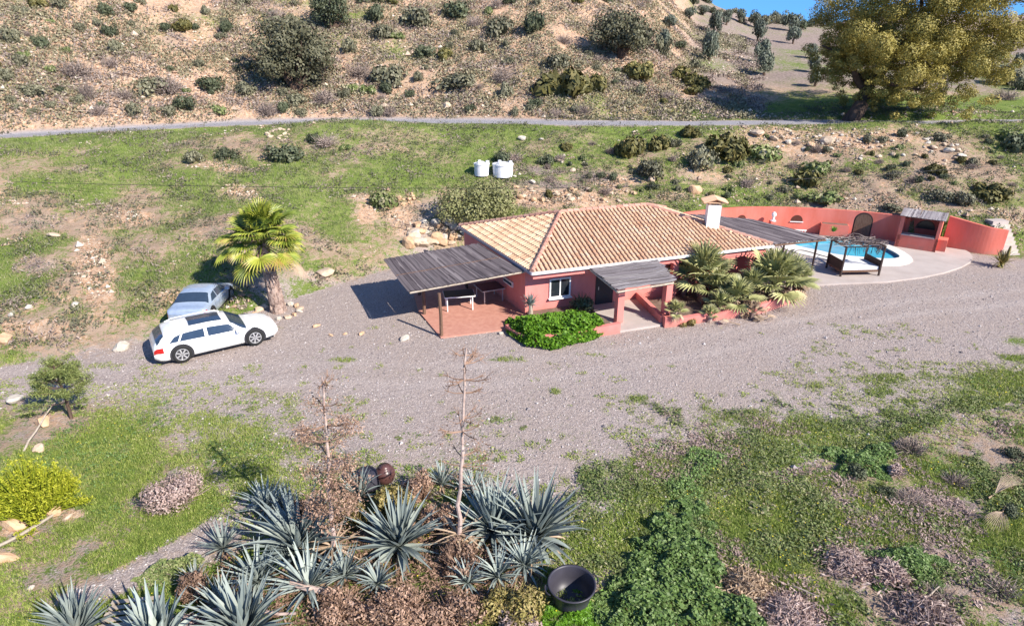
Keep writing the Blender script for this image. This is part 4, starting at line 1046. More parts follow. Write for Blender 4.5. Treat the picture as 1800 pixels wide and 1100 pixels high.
# ---------------------------------------------------------------- plant and rock shapes
def blob_points(n, r, lumps=9, flat=.8, shell=.45):
    """points in a lumpy dome of radius 1 resting on z=0"""
    C_ = []
    for k in range(lumps):
        an = r.uniform(0, 2*math.pi); rr = math.sqrt(r.uniform(0, 1))*.62; C_.append((rr*math.cos(an), rr*math.sin(an), r.uniform(.22, .62)*flat, r.uniform(.30, .46)))
    C_ = np.array(C_); idx = r.integers(0, lumps, n); d = rand_dirs(n, r); rad = (r.uniform(shell, 1.05, n))**.6
    P = C_[idx, :3]+d*(C_[idx, 3]*rad)[:, None]*np.array([1, 1, .85]); P[:, 2] = np.abs(P[:, 2])
    return P, d
def shrub_mesh(name, mat, seed, n=900, ls=.10, lumps=9, flat=.8, aspect=1.6):
    r = np.random.default_rng(seed); P, d = blob_points(n, r, lumps, flat); nb = NB()
    leaf_quads(nb, P, ls, r, aspect, d, v=np.clip(r.normal(.5, .25, n), 0, 1))
    for k in range(7):
        an = r.uniform(0, 6.3); nb.tube([(0, 0, -.1), (.3*math.cos(an), .3*math.sin(an), .3), (.5*math.cos(an), .5*math.sin(an), .55)], [.03, .02, .01], 4, .1, False)
    return nb.mesh(name, mat)
def twig_mesh(name, mat, seed, n=420, w=.012, flat=.75):
    """bare twiggy bush: many thin blades rising from the middle"""
    r = np.random.default_rng(seed); V = []; F = []; A = []
    for k in range(n):
        d = rand_dirs(1, r)[0]; d[2] = abs(d[2])*flat+.08; L_ = r.uniform(.6, 1.1)
        st = np.array([r.normal(0, .25), r.normal(0, .25), r.uniform(0, .2)]); mid = st+d*L_*.5+r.normal(0, .05, 3); e = st+d*L_+r.normal(0, .12, 3); e[2] = max(e[2], .03)
        s_ = np.cross(d, rand_dirs(1, r)[0]); s_ /= np.linalg.norm(s_); b = len(V)
        V += [st-s_*w, st+s_*w, mid+s_*w, mid-s_*w, e+s_*w*.5, e-s_*w*.5]; F += [(b, b+1, b+2, b+3), (b+3, b+2, b+4, b+5)]; A += [r.uniform()]*6
    nb = NB(); nb.add(V, F, A); P, d = blob_points(n, r, 8, flat); leaf_quads(nb, P, w*3.2, r, 3.2); return nb.mesh(name, mat)
SH = {}
for k in range(4):
    SH['g', k] = shrub_mesh('shrub_leaves', M['scrub'], 100+k); SH['d', k] = shrub_mesh('shrub_leaves', M['scrubdark'], 120+k, 1100, .09)
    SH['m', k] = shrub_mesh('shrub_leaves', M['mastic'], 140+k, 900, .13, 8, .75, 2.4); SH['y', k] = twig_mesh('dry_bush', M['dry'], 160+k, 300, .014)
    SH['h', k] = shrub_mesh('shrub_leaves', M['herb'], 180+k, 700, .13, 8, .5, 1.8)
    SH['o', k] = shrub_mesh('crown', M['olive'], 200+k, 1300, .085, 12, 1.0, 2.0)
ZN = {'g': ('grey_green_shrub', 'grey-green shrub', 'shrub'), 'd': ('dark_shrub', 'dark green shrub', 'shrub'), 'm': ('dwarf_palm_bush', 'olive-brown spiky bush', 'bush'), 'y': ('dry_bush', 'dry grey-brown twiggy bush', 'bush'), 'h': ('herb_clump', 'low leafy green clump', 'plant')}
def shrub(kind, p, w, h=None, seed=None, label=None, group=None):
    """w, h metres"""
    k = rng.integers(0, 4) if seed is None else seed % 4
    h = h or w*.75; nm, lb, ct = ZN[kind]
    o = link(nm, SH[kind, int(k)], None, (p.x, p.y, p.z-.06*w), (0, 0, rng.uniform(0, 6.28)), (w/2, w/2, h/.9), label=label or lb, cat=ct, group=group)
    return o
# hand-placed shrubs: x, base y, width px, height px, kind, label
HS = [(328, 193, 42, 32, 'd', 'round dark green shrub above the lane, well left of the big oak bush'), (388, 199, 30, 22, 'h', 'small bright shrub just above the lane, right of the round dark one'),
      (270, 162, 70, 36, 'g', 'wide grey-green shrub on the stony slope above the lane'), (368, 155, 62, 32, 'd', 'dark low shrub joined to the wide grey-green one on the slope'),
      (300, 163, 46, 34, 'y', 'dry pinkish bush between two green shrubs on the stony slope'), (156, 176, 26, 36, 'y', 'upright dry bush at the left above the lane'), (136, 135, 56, 34, 'y', 'large dry brown bush on the left hillside'),
      (60, 165, 54, 22, 'g', 'low grey-green shrub at the left end of the hillside'), (185, 26, 30, 24, 'd', 'small dark shrub at the top of the left hillside'), (428, 165, 50, 28, 'g', 'low grey shrub at the left foot of the big oak bush'),
      (522, 184, 40, 26, 'g', 'grey-green shrub just below the big oak bush'), (572, 182, 42, 28, 'y', 'twiggy grey bush below the right foot of the big oak bush'), (498, 168, 26, 18, 'g', 'little grey shrub directly beneath the big oak bush'),
      (655, 38, 50, 36, 'd', 'dark rounded shrub near the top of the stony hill'), (668, 68, 46, 32, 'g', 'grey shrub under the dark rounded one near the hilltop'), (728, 45, 66, 40, 'g', 'wide grey shrub by the top edge, right of the dark one'),
      (800, 30, 70, 40, 'd', 'large dark shrub at the top edge above the stony slope'), (878, 62, 60, 40, 'g', 'grey-green shrub high on the stony slope'), (935, 58, 50, 44, 'd', 'dark upright shrub near the top centre of the hill'), (845, 90, 40, 26, 'g', 'small grey shrub on the bare upper slope'),
      (690, 145, 76, 40, 'g', 'broad grey-green shrub right of the big oak bush'), (635, 135, 40, 26, 'y', 'dry shrub at the right side of the big oak bush'), (800, 152, 90, 34, 'g', 'long low grey shrub on the middle slope'), (745, 100, 46, 26, 'd', 'dark small shrub in the middle of the stony slope'),
      (620, 160, 30, 20, 'h', 'bright green small bush right below the big oak bush'), (722, 170, 24, 18, 'd', 'tiny dark bush low on the reddish bank'), (942, 187, 38, 22, 'd', 'small dark shrub on the bank just above the lane, mid picture'), (977, 205, 26, 16, 'y', 'small dry bush at the roadside beside the lane'),
      (985, 165, 90, 60, 'm', 'large olive-brown thicket on the lower stony slope'), (1040, 160, 60, 40, 'm', 'olive-brown bush right of the large thicket'), (975, 120, 60, 34, 'g', 'grey-green shrub above the large thicket'), (1128, 136, 60, 34, 'm', 'olive-brown bush below the large dark hillside shrub'),
      (1125, 165, 36, 20, 'g', 'low grey shrub between two olive-brown bushes'), (1192, 135, 44, 24, 'm', 'dark olive-brown bush at the corner of the stony spur'), (1222, 150, 50, 28, 'm', 'olive-brown bush left of the tree shadow'), (1218, 165, 40, 20, 'm', 'low olive-brown bush at the tip of the tree shadow'),
      (1222, 120, 30, 20, 'g', 'grey round shrub at the edge of the olive field'), (1128, 85, 60, 50, 'g', 'grey-green shrub beside the large dark one on the spur'), (1193, 86, 26, 16, 'd', 'small dark shrub alone on the raked field'),
      (345, 284, 36, 26, 'g', 'grey-green round shrub on the grass below the lane, left'), (400, 278, 42, 25, 'd', 'dark green round shrub on the grass below the lane'), (500, 284, 74, 38, 'd', 'large flat dark shrub below the rubble heap by the lane'), (550, 250, 32, 24, 'd', 'small dark shrub right of the rubble heap by the lane'),
      (575, 256, 40, 22, 'y', 'pale twiggy bush beside the small dark shrub below the lane'), (607, 262, 26, 16, 'h', 'small green clump on the grass in mid slope'), (880, 285, 44, 24, 'd', 'dark bush right behind the white tanks'), (902, 283, 36, 20, 'y', 'dry bush behind the right-hand white tank'),
      (960, 289, 34, 24, 'd', 'dark round bush on the grass right of the tanks'), (1012, 195, 30, 14, 'g', 'low grey bush at the edge of the lane'), (1108, 272, 56, 42, 'm', 'dark olive-brown bush casting a deep shadow on the middle slope'), (1158, 262, 40, 30, 'm', 'olive-brown bush on the stony slope, second of the pair'),
      (1145, 312, 60, 40, 'g', 'grey-green bush on the bank above the orange earth'), (1148, 332, 24, 16, 'd', 'tiny dark bush on the orange bank behind the roof'), (1232, 300, 66, 52, 'g', 'big grey rounded bush above the roof chimney'), (1278, 270, 80, 46, 'm', 'broad olive-brown bush on the bank below the lane'), (1212, 238, 36, 22, 'm', 'small olive bush with yellow flowers just below the lane'),
      (1420, 325, 50, 34, 'm', 'dark olive-brown bush above the curved wall'), (1643, 303, 36, 20, 'm', 'small dark bush on the rubble slope at the right'), (1740, 348, 66, 34, 'm', 'dark spiky bush on the grass above the end wall'), (1690, 358, 44, 28, 'g', 'grey bush left of the dark spiky bush'), (1650, 350, 50, 22, 'g', 'low grey-green bush above the outdoor bar'),
      (1655, 246, 34, 18, 'g', 'low grey bush below the lane near the big tree'), (1790, 262, 70, 40, 'd', 'dark shrub at the right edge below the lane'), (1770, 240, 60, 24, 'h', 'green shrub at the right edge just under the lane'), (1570, 370, 40, 16, 'g', 'grey twiggy bush directly above the bar roof'), (1425, 300, 60, 30, 'h', 'green leafy clump on the bank above the pool wall'),
      (1350, 275, 70, 34, 'h', 'wide leafy green clump on the bank above the pool wall'), (1450, 350, 70, 24, 'h', 'leafy green clump close behind the curved wall'), (680, 360, 60, 36, 'h', 'blue-green thistle clump on the slope behind the pergola'), (1165, 100, 40, 44, 'g', 'grey shrub on the edge of the stony spur by the field'),
      (1770, 150, 70, 44, 'g', 'grey-brown shrubs right of the big tree'), (1795, 158, 30, 24, 'd', 'dark shrub at the right edge of the picture beyond the lane'), (1765, 175, 40, 20, 'y', 'dry bush right of the big tree above the lane')]
for x, y, w, h, kd, lb in HS:
    p = G(x, y); k = scale_at(p); shrub(kd, p, w*k*1.1, h*k*1.0, label=lb)
# many small look-alike shrubs on the stony hill and the slope under the lane
used = [(x, y, w) for x, y, w, h, kd, lb in HS]+[(520, 120, 170), (585, 40, 100), (1088, 80, 120), (1500, 100, 320)]
rr = np.random.default_rng(77); cnt = 0; tries = 0
NM = {('g', 0): 'small grey-green shrub among many on the stony hill above the lane', ('d', 0): 'small dark green shrub among many on the stony hill above the lane', ('y', 0): 'small dry twiggy bush among many on the stony hill above the lane', ('h', 0): 'small leafy clump among many on the stony hill above the lane', ('m', 0): 'small olive-brown bush among many on the stony hill above the lane',
      ('g', 1): 'small grey-green shrub scattered on the slope below the lane', ('d', 1): 'small dark shrub scattered on the slope below the lane', ('y', 1): 'small dry twiggy bush scattered on the slope below the lane', ('h', 1): 'small leafy clump scattered on the slope below the lane', ('m', 1): 'small olive-brown bush scattered on the slope below the lane'}
while cnt < 235 and tries < 5000:
    tries += 1
    up = rr.uniform() < .72
    if up: x, y = rr.uniform(-60, 1230), rr.uniform(-60, 205); 
    else: x, y = rr.uniform(950, 1800), rr.uniform(235, 360)
    if up and x > 1150 and y < 160: continue
    if not up and (y > 350 and x < 1300): continue
    w = rr.uniform(16, 40) if up else rr.uniform(12, 26)
    if any(abs(x-a) < (w+c)*.36 and abs(y-b+10) < (w+c)*.25 for a, b, c in used): continue
    if abs(y-np.interp(x, [a for a, b in road_px], [b for a, b in road_px])) < 7: continue
    kd = str(rr.choice(['g', 'd', 'y', 'h', 'm'], p=[.44, .17, .19, .10, .10] if up else [.22, .12, .2, .30, .16]))
    p = G(x, y); k = scale_at(p); used.append((x, y, w)); cnt += 1
    lb = NM[kd, 0 if up else 1]
    shrub(kd, p, w*k, w*k*rr.uniform(.5, .8), label=lb, group=ZN[kd][1]+'s '+('on the stony hill' if up else 'below the lane'))

# trees
def limb(nb, a, b, r0, r1, r, n=6, bend=.12, v=.5):
    a, b = Vector(a), Vector(b); L_ = (b-a).length; pts = []; off = Vector(r.normal(0, bend*L_, 3))
    for i in range(n+1):
        t = i/n; pts.append(a.lerp(b, t)+off*math.sin(math.pi*t)*.5)
    nb.tube(pts, [r0+(r1-r0)*i/n for i in range(n+1)], 7, v); return pts
def crown_mesh(name, mat, C_, leaf, per, seed, aspect=1.5):
    """C_: rows x,y,z,radius; leaves mostly on the outer shell of each clump"""
    r = np.random.default_rng(seed); nb = NB(); C_ = np.asarray(C_)
    cnts = np.maximum((per*C_[:, 3]**2).astype(int), 8); idx = np.repeat(np.arange(len(C_)), cnts); n = len(idx)
    d = rand_dirs(n, r); lum = 1+.25*np.sin(d[:, 0]*7+idx)*np.sin(d[:, 1]*6+idx*2)*np.sin(d[:, 2]*5)
    P = C_[idx, :3]+d*(C_[idx, 3]*lum*(r.uniform(.35, 1, n)**.4))[:, None]*np.array([1, 1, .8])
    cv = r.uniform(-.18, .18, len(C_))
    leaf_quads(nb, P, leaf, r, aspect, d*1.2, v=np.clip(r.normal(.5, .22, n)+cv[idx], 0, 1)); return nb.mesh(name, mat)
# the big tree by the lane
tb_ = G(1489, 212); k = scale_at(tb_)
tree = empty('big_tree', tuple(tb_), label='huge rounded golden green tree leaning over the lane', cat='tree')
r = np.random.default_rng(3); nb = NB()
def tpx(x, y, dy=0):   # offset from trunk base, in metres, for a photo position at the tree's distance
    return Vector(((x-1489)*k*1.0, dy, (212-y)*k*1.03))
tk = limb(nb, (0, 0, -.6), tpx(1512, 165), .75, .55, r, bend=.04)
limb(nb, tpx(1512, 165), tpx(1545, 95), .5, .32, r); limb(nb, tpx(1512, 165), tpx(1470, 110, -1), .34, .16, r); limb(nb, tpx(1545, 95), tpx(1580, 20, 1), .3, .12, r)
limb(nb, tpx(1530, 125), tpx(1640, 120, -1.5), .32, .12, r); limb(nb, tpx(1545, 95), tpx(1680, 60, 1), .25, .1, r); limb(nb, tpx(1520, 150), tpx(1600, 165, -2), .2, .08, r); limb(nb, tpx(1512, 165), tpx(1540, 60, -2.5), .22, .09, r); limb(nb, tpx(1512, 160), tpx(1430, 95, 1), .22, .08, r)
part('trunk', nb, M['bark'], tree, True)
lob = [(1470, 60, 62), (1445, 105, 40), (1500, 20, 62), (1560, -10, 66), (1620, -14, 62), (1680, 20, 58), (1712, 60, 46), (1726, 85, 36), (1692, 100, 54), (1650, 70, 66), (1590, 50, 72), (1530, 70, 66), (1500, 120, 48), (1470, 125, 40),
       (1560, 120, 56), (1620, 125, 56), (1670, 140, 44), (1702, 135, 34), (1600, 165, 34), (1645, 172, 26), (1550, 158, 34), (1515, 160, 28), (1635, 190, 18), (1450, 75, 42), (1438, 130, 22), (1480, 150, 20), (1716, 108, 34), (1540, 20, 60), (1610, 20, 66), (1500, 168, 26), (1535, 180, 24), (1575, 178, 28), (1452, 118, 40), (1436, 88, 30), (1640, 110, 60), (1570, 80, 66), (1520, 110, 56), (1470, 95, 50), (1425, 110, 16), (1610, 185, 22)]
C_ = []
for x, y, rad in lob:
    x = 1570+(x-1570)*.93
    for q in range(10):
        dx, dz = r.normal(0, .42, 2)*rad; depth_ = r.uniform(-1, 1)*math.sqrt(max(.15, 1-((x-1590)/190)**2))*5.8
        rr_ = rad*r.uniform(.26, .46)
        o = tpx(x+dx, y+dz*.8, depth_); C_.append((o.x, o.y, o.z, rr_*k))
crown = link('crown', crown_mesh('crown', M['bigtree'], C_, .088, 900, 9), tree)
# the oak bush and its neighbours
def round_tree(x, y, w, h, mat, label, leaf=.16, per=150, name='oak_bush', seed=1, trunk=True, cat='tree'):
    p = G(x, y); k = scale_at(p); t = empty(name, tuple(p), label=label, cat=cat); r = np.random.default_rng(seed)
    nb = NB(); H_ = h*k; R_ = w*k/2
    for q in range(5):
        an = r.uniform(0, 6.3); limb(nb, (0, 0, -.3), (math.cos(an)*R_*.5, math.sin(an)*R_*.5, H_*.6), .16*R_/2, .05, r)
    part('trunk', nb, M['bark'], t)
    C_ = []
    for q in range(46):
        d = rand_dirs(1, r)[0]; rad = r.uniform(.3, .75); C_.append((d[0]*R_*rad, d[1]*R_*rad, H_*(.46+.42*d[2]*rad*1.25), R_*r.uniform(.2, .36)))
    link('crown', crown_mesh('crown', mat, C_, leaf, per, seed), t); return t
M['oak'] = mleaf('oak_leaf', [(.085, .085, .045), (.145, .14, .08), (.22, .205, .13)])
round_tree(520, 158, 168, 128, M['oak'], 'big grey-green oak bush on the stony hill, the largest left of centre', .17, 160, seed=4)
round_tree(583, 52, 92, 74, M['scrubdark'], 'dark green bushy tree at the top edge behind the big oak bush', .15, 150, seed=5)
round_tree(1090, 100, 126, 84, M['oak'], 'large grey-brown bush on the crest of the spur beside the olive field', .18, 120, seed=6)
for x, y, w, h, lb in ((845, 385, 170, 70, 'wide pale willow-like bush on the bank behind the house roof'),): pass
# pale green wide bush above the roof (soft, feathery)
M['feather'] = mleaf('feathery_leaf', [(.13, .14, .05), (.20, .205, .08), (.28, .27, .13)])
round_tree(838, 392, 170, 74, M['feather'], 'wide feathery pale green bush on the bank behind the roof and pergola', .10, 330, 'feathery_bush', 8, cat='bush')
# olive trees on the raked field
OL = [(1255, 62, 30, 40), (1249, 82, 26, 30), (1247, 108, 34, 48), (1276, 45, 22, 26), (1331, 74, 34, 36), (1327, 50, 30, 30), (1336, 110, 34, 40), (1343, 134, 34, 44), (1393, 78, 30, 30), (1388, 55, 40, 34), (1162, 96, 28, 42), (1176, 50, 24, 24), (1300, 40, 24, 22),
      (1212, 34, 26, 22), (1425, 104, 24, 26), (1428, 128, 26, 28), (1432, 152, 26, 28), (1360, 40, 24, 20), (1790, 120, 26, 26), (1236, 28, 24, 18)]
for i, (x, y, w, h) in enumerate(OL):
    p = G(x, y); k = scale_at(p)
    t = empty('olive_tree', tuple(p), rng.uniform(0, 6), label='grey-green olive tree in the rows on the raked field', cat='tree', group='olive trees on the raked field')
    nb = NB(); nb.tube([(0, 0, -.2), (.1, 0, h*k*.2), (.15, .1, h*k*.5)], [.17, .13, .07], 6); part('trunk', nb, M['bark'], t)
    link('crown', SH['o', i % 4], t, (0, 0, h*k*.16), (0, 0, 0), (w*k*.52, w*k*.52, h*k*.84/.95))
for i, x in enumerate(range(1160, 1480, 13)):
    # scrub along the skyline of the olive field
    d_ = rng.uniform(120, 134); xx_ = (x+rng.uniform(-5, 5)-900)/FPX/.95*d_
    p = Vector((xx_, d_, ht(xx_, d_))); w = rng.uniform(1.6, 3.0)
    kd = 'g' if rng.uniform() < .65 else 'd'
    shrub(kd, p, w, w*.75, label='round %s shrub in the line along the skyline of the field' % ('grey' if kd == 'g' else 'dark'), group='%s shrubs along the skyline' % ('grey' if kd == 'g' else 'dark'))

# ---------------------------------------------------------------- fan palms
def fan_leaf(nb, pet, rad, spread, nseg, az, el, droop, r, base=(0, 0, 0), v0=.5, wid=.055, fold=.35, tilt=0.0):
    """a petiole leaving base at azimuth az, elevation el, ending in a folded palmate blade"""
    ca, sa = math.cos(az), math.sin(az); ce, se = math.cos(el), math.sin(el)
    d = np.array([ca*ce, sa*ce, se]); side = np.array([-sa, ca, 0]); up = np.cross(d, side)*-1
    if up[2] < 0: up = -up
    b = np.array(base, float); m = 5; P = []
    for i in range(m+1):
        t = i/m; q = b+d*pet*t; q[2] -= droop*.25*(pet*t)**2; P.append(q)
    nb.tube([tuple(q) for q in P], [.035, .03, .025, .022, .02, .016], 4, .3, False)
    e = P[-1]; d2 = P[-1]-P[-2]; d2 /= np.linalg.norm(d2); d2 = d2+np.array([0, 0, -tilt]); d2 /= np.linalg.norm(d2); up2 = np.cross(side, d2); up2 = up2 if up2[2] > 0 else -up2
    V = []; F = []; A = []
    for s_ in range(nseg):
        a_ = -spread/2+spread*s_/(nseg-1); L_ = rad*(1-.28*abs(a_/(spread/2))**2)*r.uniform(.9, 1.05)
        dr = d2*math.cos(a_)+side*math.sin(a_); sd = -d2*math.sin(a_)+side*math.cos(a_)
        bb = len(V); prof_ = [(0.02, .3), (.35, 1), (.62, .85), (.85, .45), (1.0, .03)]
        for t, w_ in prof_:
            q = e+dr*L_*t+up2*(.16*rad*math.sin(t*2.2)); q[2] -= droop*(L_*t)**2*(.5+.9*(t > .7)*(t-.7)*3)
            ww_ = wid*rad*w_*(spread/(nseg*.11))*.55
            z_ = up2*ww_*fold
            V += [q-sd*ww_-z_, q+z_, q+sd*ww_-z_]
        vv = float(np.clip(v0+r.normal(0, .12), 0, 1))
        A += [vv+(.25*t if t > .8 else 0) for t, w_ in prof_ for _ in range(3)]
        for i in range(len(prof_)-1):
            for j in (0, 1): F.append((bb+3*i+j, bb+3*i+j+1, bb+3*i+3+j+1, bb+3*i+3+j))
    nb.add(V, F, A)
pb_ = G(490, 548); k = scale_at(pb_); ph = WY(474, 428, pb_.y+.1).z-pb_.z
palm = empty('fan_palm_tree', tuple(pb_), label='tall fan palm with a thick trunk and yellow-green crown behind the cars', cat='palm tree')
nb = NB(); r = np.random.default_rng(8); cx0 = (480-490)*k
pts_, rad_ = [], []
for i in range(13):
    t = i/12; pts_.append((cx0*t**1.3, 0, -.2+(ph+.2)*t)); rad_.append(.38-.16*t**.5+.03*math.sin(i*2.1))
nb.tube(pts_, rad_, 14, .5)
for i in range(200):   # old leaf bases
    t = r.uniform(0, 1); an = r.uniform(0, 6.283); rr_ = .38-.16*t**.5; c0 = Vector((cx0*t**1.3+math.cos(an)*rr_, math.sin(an)*rr_, ph*t))
    nb.box(tuple(c0), (.10, .16, .22), an, .4)
part('trunk', nb, M['palmbark'], palm)
ct_ = (cx0, 0, ph)
for i in range(64):
    az = i*2.39996+r.normal(0, .2); t = i/63; el = R(82)*(1-t)-R(24)*t+r.normal(0, .12)
    nb = NB(); fan_leaf(nb, r.uniform(.95, 1.5), r.uniform(.82, 1.02), R(215), 22, az, el, .08+.10*t, r, ct_, .22+.34*t+r.normal(0, .14), tilt=.05+.45*r.uniform(), fold=.6)
    part('frond', nb, M['fan'] if i < 63 else M['fanold'], palm)
nb = NB()
for i in range(5): fan_leaf(nb, .45, .5, R(150), 12, r.uniform(0, 6.28), R(-62), .1, r, (cx0, 0, ph-.05), r.uniform(.2, .9), tilt=.8)
part('dead_skirt', nb, M['fanold'], palm)
nb = NB()
for i in range(46):
    az = r.uniform(0, 6.28); el = r.uniform(.1, 1.0); L_ = r.uniform(.7, 1.3); p0 = Vector(ct_)+Vector((0, 0, .1)); p2 = p0+Vector((math.cos(az)*L_*math.cos(el), math.sin(az)*L_*math.cos(el), L_*math.sin(el)*.7-.25)); nb.tube([p0, (p0+p2)/2+Vector((0, 0, .25)), p2], [.02, .015, .008], 4, r.uniform(), False)
part('flower_stalks', nb, M['fanold'], palm)
def fan_bush(px, py, rad_px, n, label, seed, mat='fangrey', h=.25, dead=4, z=None, vlo=.2, vhi=.75, elmin=-10):
    p = G(px, py); k = scale_at(p); Rm = rad_px*k; r = np.random.default_rng(seed)
    t = empty('fan_palm', (p.x, p.y, p.z+(z or 0)), label=label, cat='palm')
    nb = NB(); nb.tube([(0, 0, -.2), (0, 0, h)], [.16, .13], 8); part('stem', nb, M['palmbark'], t)
    for i in range(n):
        a = i*2.39996; q = i/(n-1); el = R(84)*(1-q)**.8+R(elmin)*q
        nb = NB(); fan_leaf(nb, Rm*.42*r.uniform(.8, 1.15), Rm*.60*r.uniform(.85, 1.1), R(165), 15, a, el, .10/Rm, r, (0, 0, h), r.uniform(vlo, vhi), wid=.06)
        part('frond', nb, M[mat], t)
    if dead:
        nb = NB()
        for i in range(dead): fan_leaf(nb, Rm*.35, Rm*.5, R(120), 9, r.uniform(0, 6.28), R(-30), .3, r, (0, 0, h), r.uniform(.2, .9), tilt=.6)
        part('dead_fronds', nb, M['fanold'], t)
    return t
fan_bush(1228, 528, 72, 22, 'large grey-green fan palm right of the porch, tallest of its clump', 31, h=.9, z=.28, vlo=.35, vhi=.9)
fan_bush(1202, 522, 54, 14, 'fan palm close against the right porch pillar', 36, h=.8, z=.28, vlo=.3, vhi=.8)
fan_bush(1290, 548, 48, 16, 'middle fan palm in the pink walled bed under the eaves', 32, h=.35, z=.28)
fan_bush(1262, 556, 36, 13, 'low bushy fan palm at the front rim of the planted bed', 37, h=.2, z=.28, vlo=.3)
fan_bush(1354, 528, 76, 24, 'broad fan palm at the right end of the planted bed', 33, h=.55, z=.28, vlo=.3, vhi=.85)
fan_bush(1385, 518, 54, 14, 'fan palm spilling past the end of the planter toward the pool terrace', 38, h=.45, z=.28)
fan_bush(1184, 572, 26, 16, 'small yellowish fan palm beside the foot of the porch pillar', 34, h=.55, z=.15, vlo=.55, vhi=1.0)
fan_bush(1246, 566, 22, 12, 'smallest yellow-green fan palm at the planter wall', 35, h=.25, z=.1, vlo=.55, vhi=1.0)
fan_bush(1318, 536, 46, 16, 'fan palm between the middle and the right-end palms of the bed', 45, h=.5, z=.28, vlo=.3, vhi=.9)
fan_bush(1252, 538, 44, 14, 'fan palm behind the low bushy one, under the eaves', 46, h=.6, z=.28, vlo=.3, vhi=.95)
fan_bush(1404, 506, 30, 12, 'outermost fan palm at the corner of the pool terrace', 47, h=.3, z=.2, vlo=.4)
fan_bush(1322, 560, 26, 12, 'ragged half dead fan palm drooping over the planter wall', 39, mat='fanold', h=.2, z=.1, elmin=-30)
for i, (x, y, a) in enumerate(((1300, 574, 2.9), (1335, 568, .4), (1345, 556, 1.2))):
    p = G(x, y); n_ = NB(); fan_leaf(n_, .5, .5, R(110), 10, a, R(14), .5, np.random.default_rng(i), (0, 0, .05), .7)
    link('dead_frond', n_.mesh('dead_frond', M['fanold']), None, (p.x, p.y, p.z+.04), label='pale dead palm frond lying at the foot of the planter wall', cat='palm frond', group='dead fronds below the planter wall')
# spiky yucca-like rosettes
def rosette(nb, n, L_, w_, r, base=(0, 0, 0), el0=85, el1=0, curve=.12, gutter=.3, v0=.5, thick=1.0, droopy=0.0, az0=None, azr=None, m=6):
    for i in range(n):
        q = i/max(n-1, 1); az = i*2.39996+r.normal(0, .2)
        if az0 is not None: az = az0+r.uniform(-azr, azr)
        el = R(el0)*(1-q)**.75+R(el1)*q**1.0; el = el if az0 is None else R(r.uniform(el1, el0))
        L = L_*r.uniform(.82, 1.08)*(.72+.28*math.sin(math.pi*min(q*.8+.25, 1))); ca, sa = math.cos(az), math.sin(az); side = np.array([-sa, ca, 0])
        V = []; p = np.array(base, float)+np.array([ca, sa, 0])*.03; e = el; st = L/m; cv = curve*r.uniform(-.6, 1.2)
        if r.uniform() < droopy: cv += .5
        for j in range(m+1):
            t = j/m; d = np.array([ca*math.cos(e), sa*math.cos(e), math.sin(e)]); up = np.cross(d, side)
            up = -up if up[2] < 0 else up
            ww_ = w_*(.75+.5*math.sin(math.pi*min(t*1.25, 1)))*(1-t**2.6)*.8+.004
            V += [p-side*ww_+up*ww_*gutter, p, p+side*ww_+up*ww_*gutter]
            p = p+d*st; e -= cv/m*(1+t)
        F = [(3*j+a, 3*j+a+1, 3*j+4+a, 3*j+3+a) for j in range(m) for a in (0, 1)]
        V = np.array(V); nb.add(V, F, float(np.clip(v0+r.normal(0, .22), 0, 1)))
p = G(932, 562); yt = empty('dragon_tree', (p.x, p.y, p.z+.2), label='small grey-green dragon tree at the house corner above the hedge', cat='small tree')
nb = NB(); nb.tube([(0, 0, -.2), (.02, 0, .45), (0, 0, .6)], [.14, .10, .09], 8); part('trunk', nb, M['paleW'], yt)
nb = NB(); r = np.random.default_rng(2); rosette(nb, 70, .62, .028, r, (0, 0, .58), 88, -12, .1); part('crown', nb, M['agave'], yt)
# hedge filling the left bed
loop = [W(a, b, .3) for a, b in ((888, 558), (892, 578), (925, 600), (975, 607), (1015, 596), (1050, 586), (1072, 574), (1050, 556), (1015, 545), (960, 556), (925, 560))]
r = np.random.default_rng(12); X = r.uniform(-2, 6, 60000); Y = r.uniform(24, 30, 60000); ok = inside(X, Y, [(q.x, q.y) for q in loop]); X, Y = X[ok], Y[ok]
nb = NB(); Z = .12+.85*(fbm(X, Y, .8, 5, 3)+.62)*sst(-sdist(X, Y, [(q.x, q.y) for q in loop])+.25*fbm(X, Y, .5, 6, 2), -.05, .4)
n = len(X); leaf_quads(nb, np.stack([X, Y, Z*r.uniform(.5, 1.02, n)], 1), .085, r, 2.0, np.tile([0, 0, .8], (n, 1)))
part('hedge', nb, M['hedge'], label='bright green hedge spilling over the curved pink planter wall', cat='hedge')
p = G(1022, 556); nb = NB(); P, d = blob_points(1500, r, 8, .9); leaf_quads(nb, P*np.array([.75, .6, .75]), .06, r, 2.2, d); rosette(nb, 60, .8, .03, r, (0, 0, .2), 80, 10, .3)
part('bushy_plant', nb, M['scrubdark'], loc=(p.x, p.y, .3), label='dark green plant between the hedge and the front door', cat='plant')
p = G(1208, 572); nb = NB(); P, d = blob_points(700, r, 7, .6); leaf_quads(nb, P*np.array([.5, .4, .5]), .05, r, 2.0, d); part('flowering_plant', nb, M['brownolive'], loc=(p.x, p.y, p.z), label='low orange-green plant beside the right porch pillar', cat='plant')
p = W(1467, 407, .95); nb = NB(); rosette(nb, 34, .45, .03, r, (0, 0, 0), 80, 10, .5, v0=.7); part('potted_plant', nb, M['hedge'], loc=(p.x, p.y+.15, .9), label='small green plant growing in the pink planter box', cat='plant')

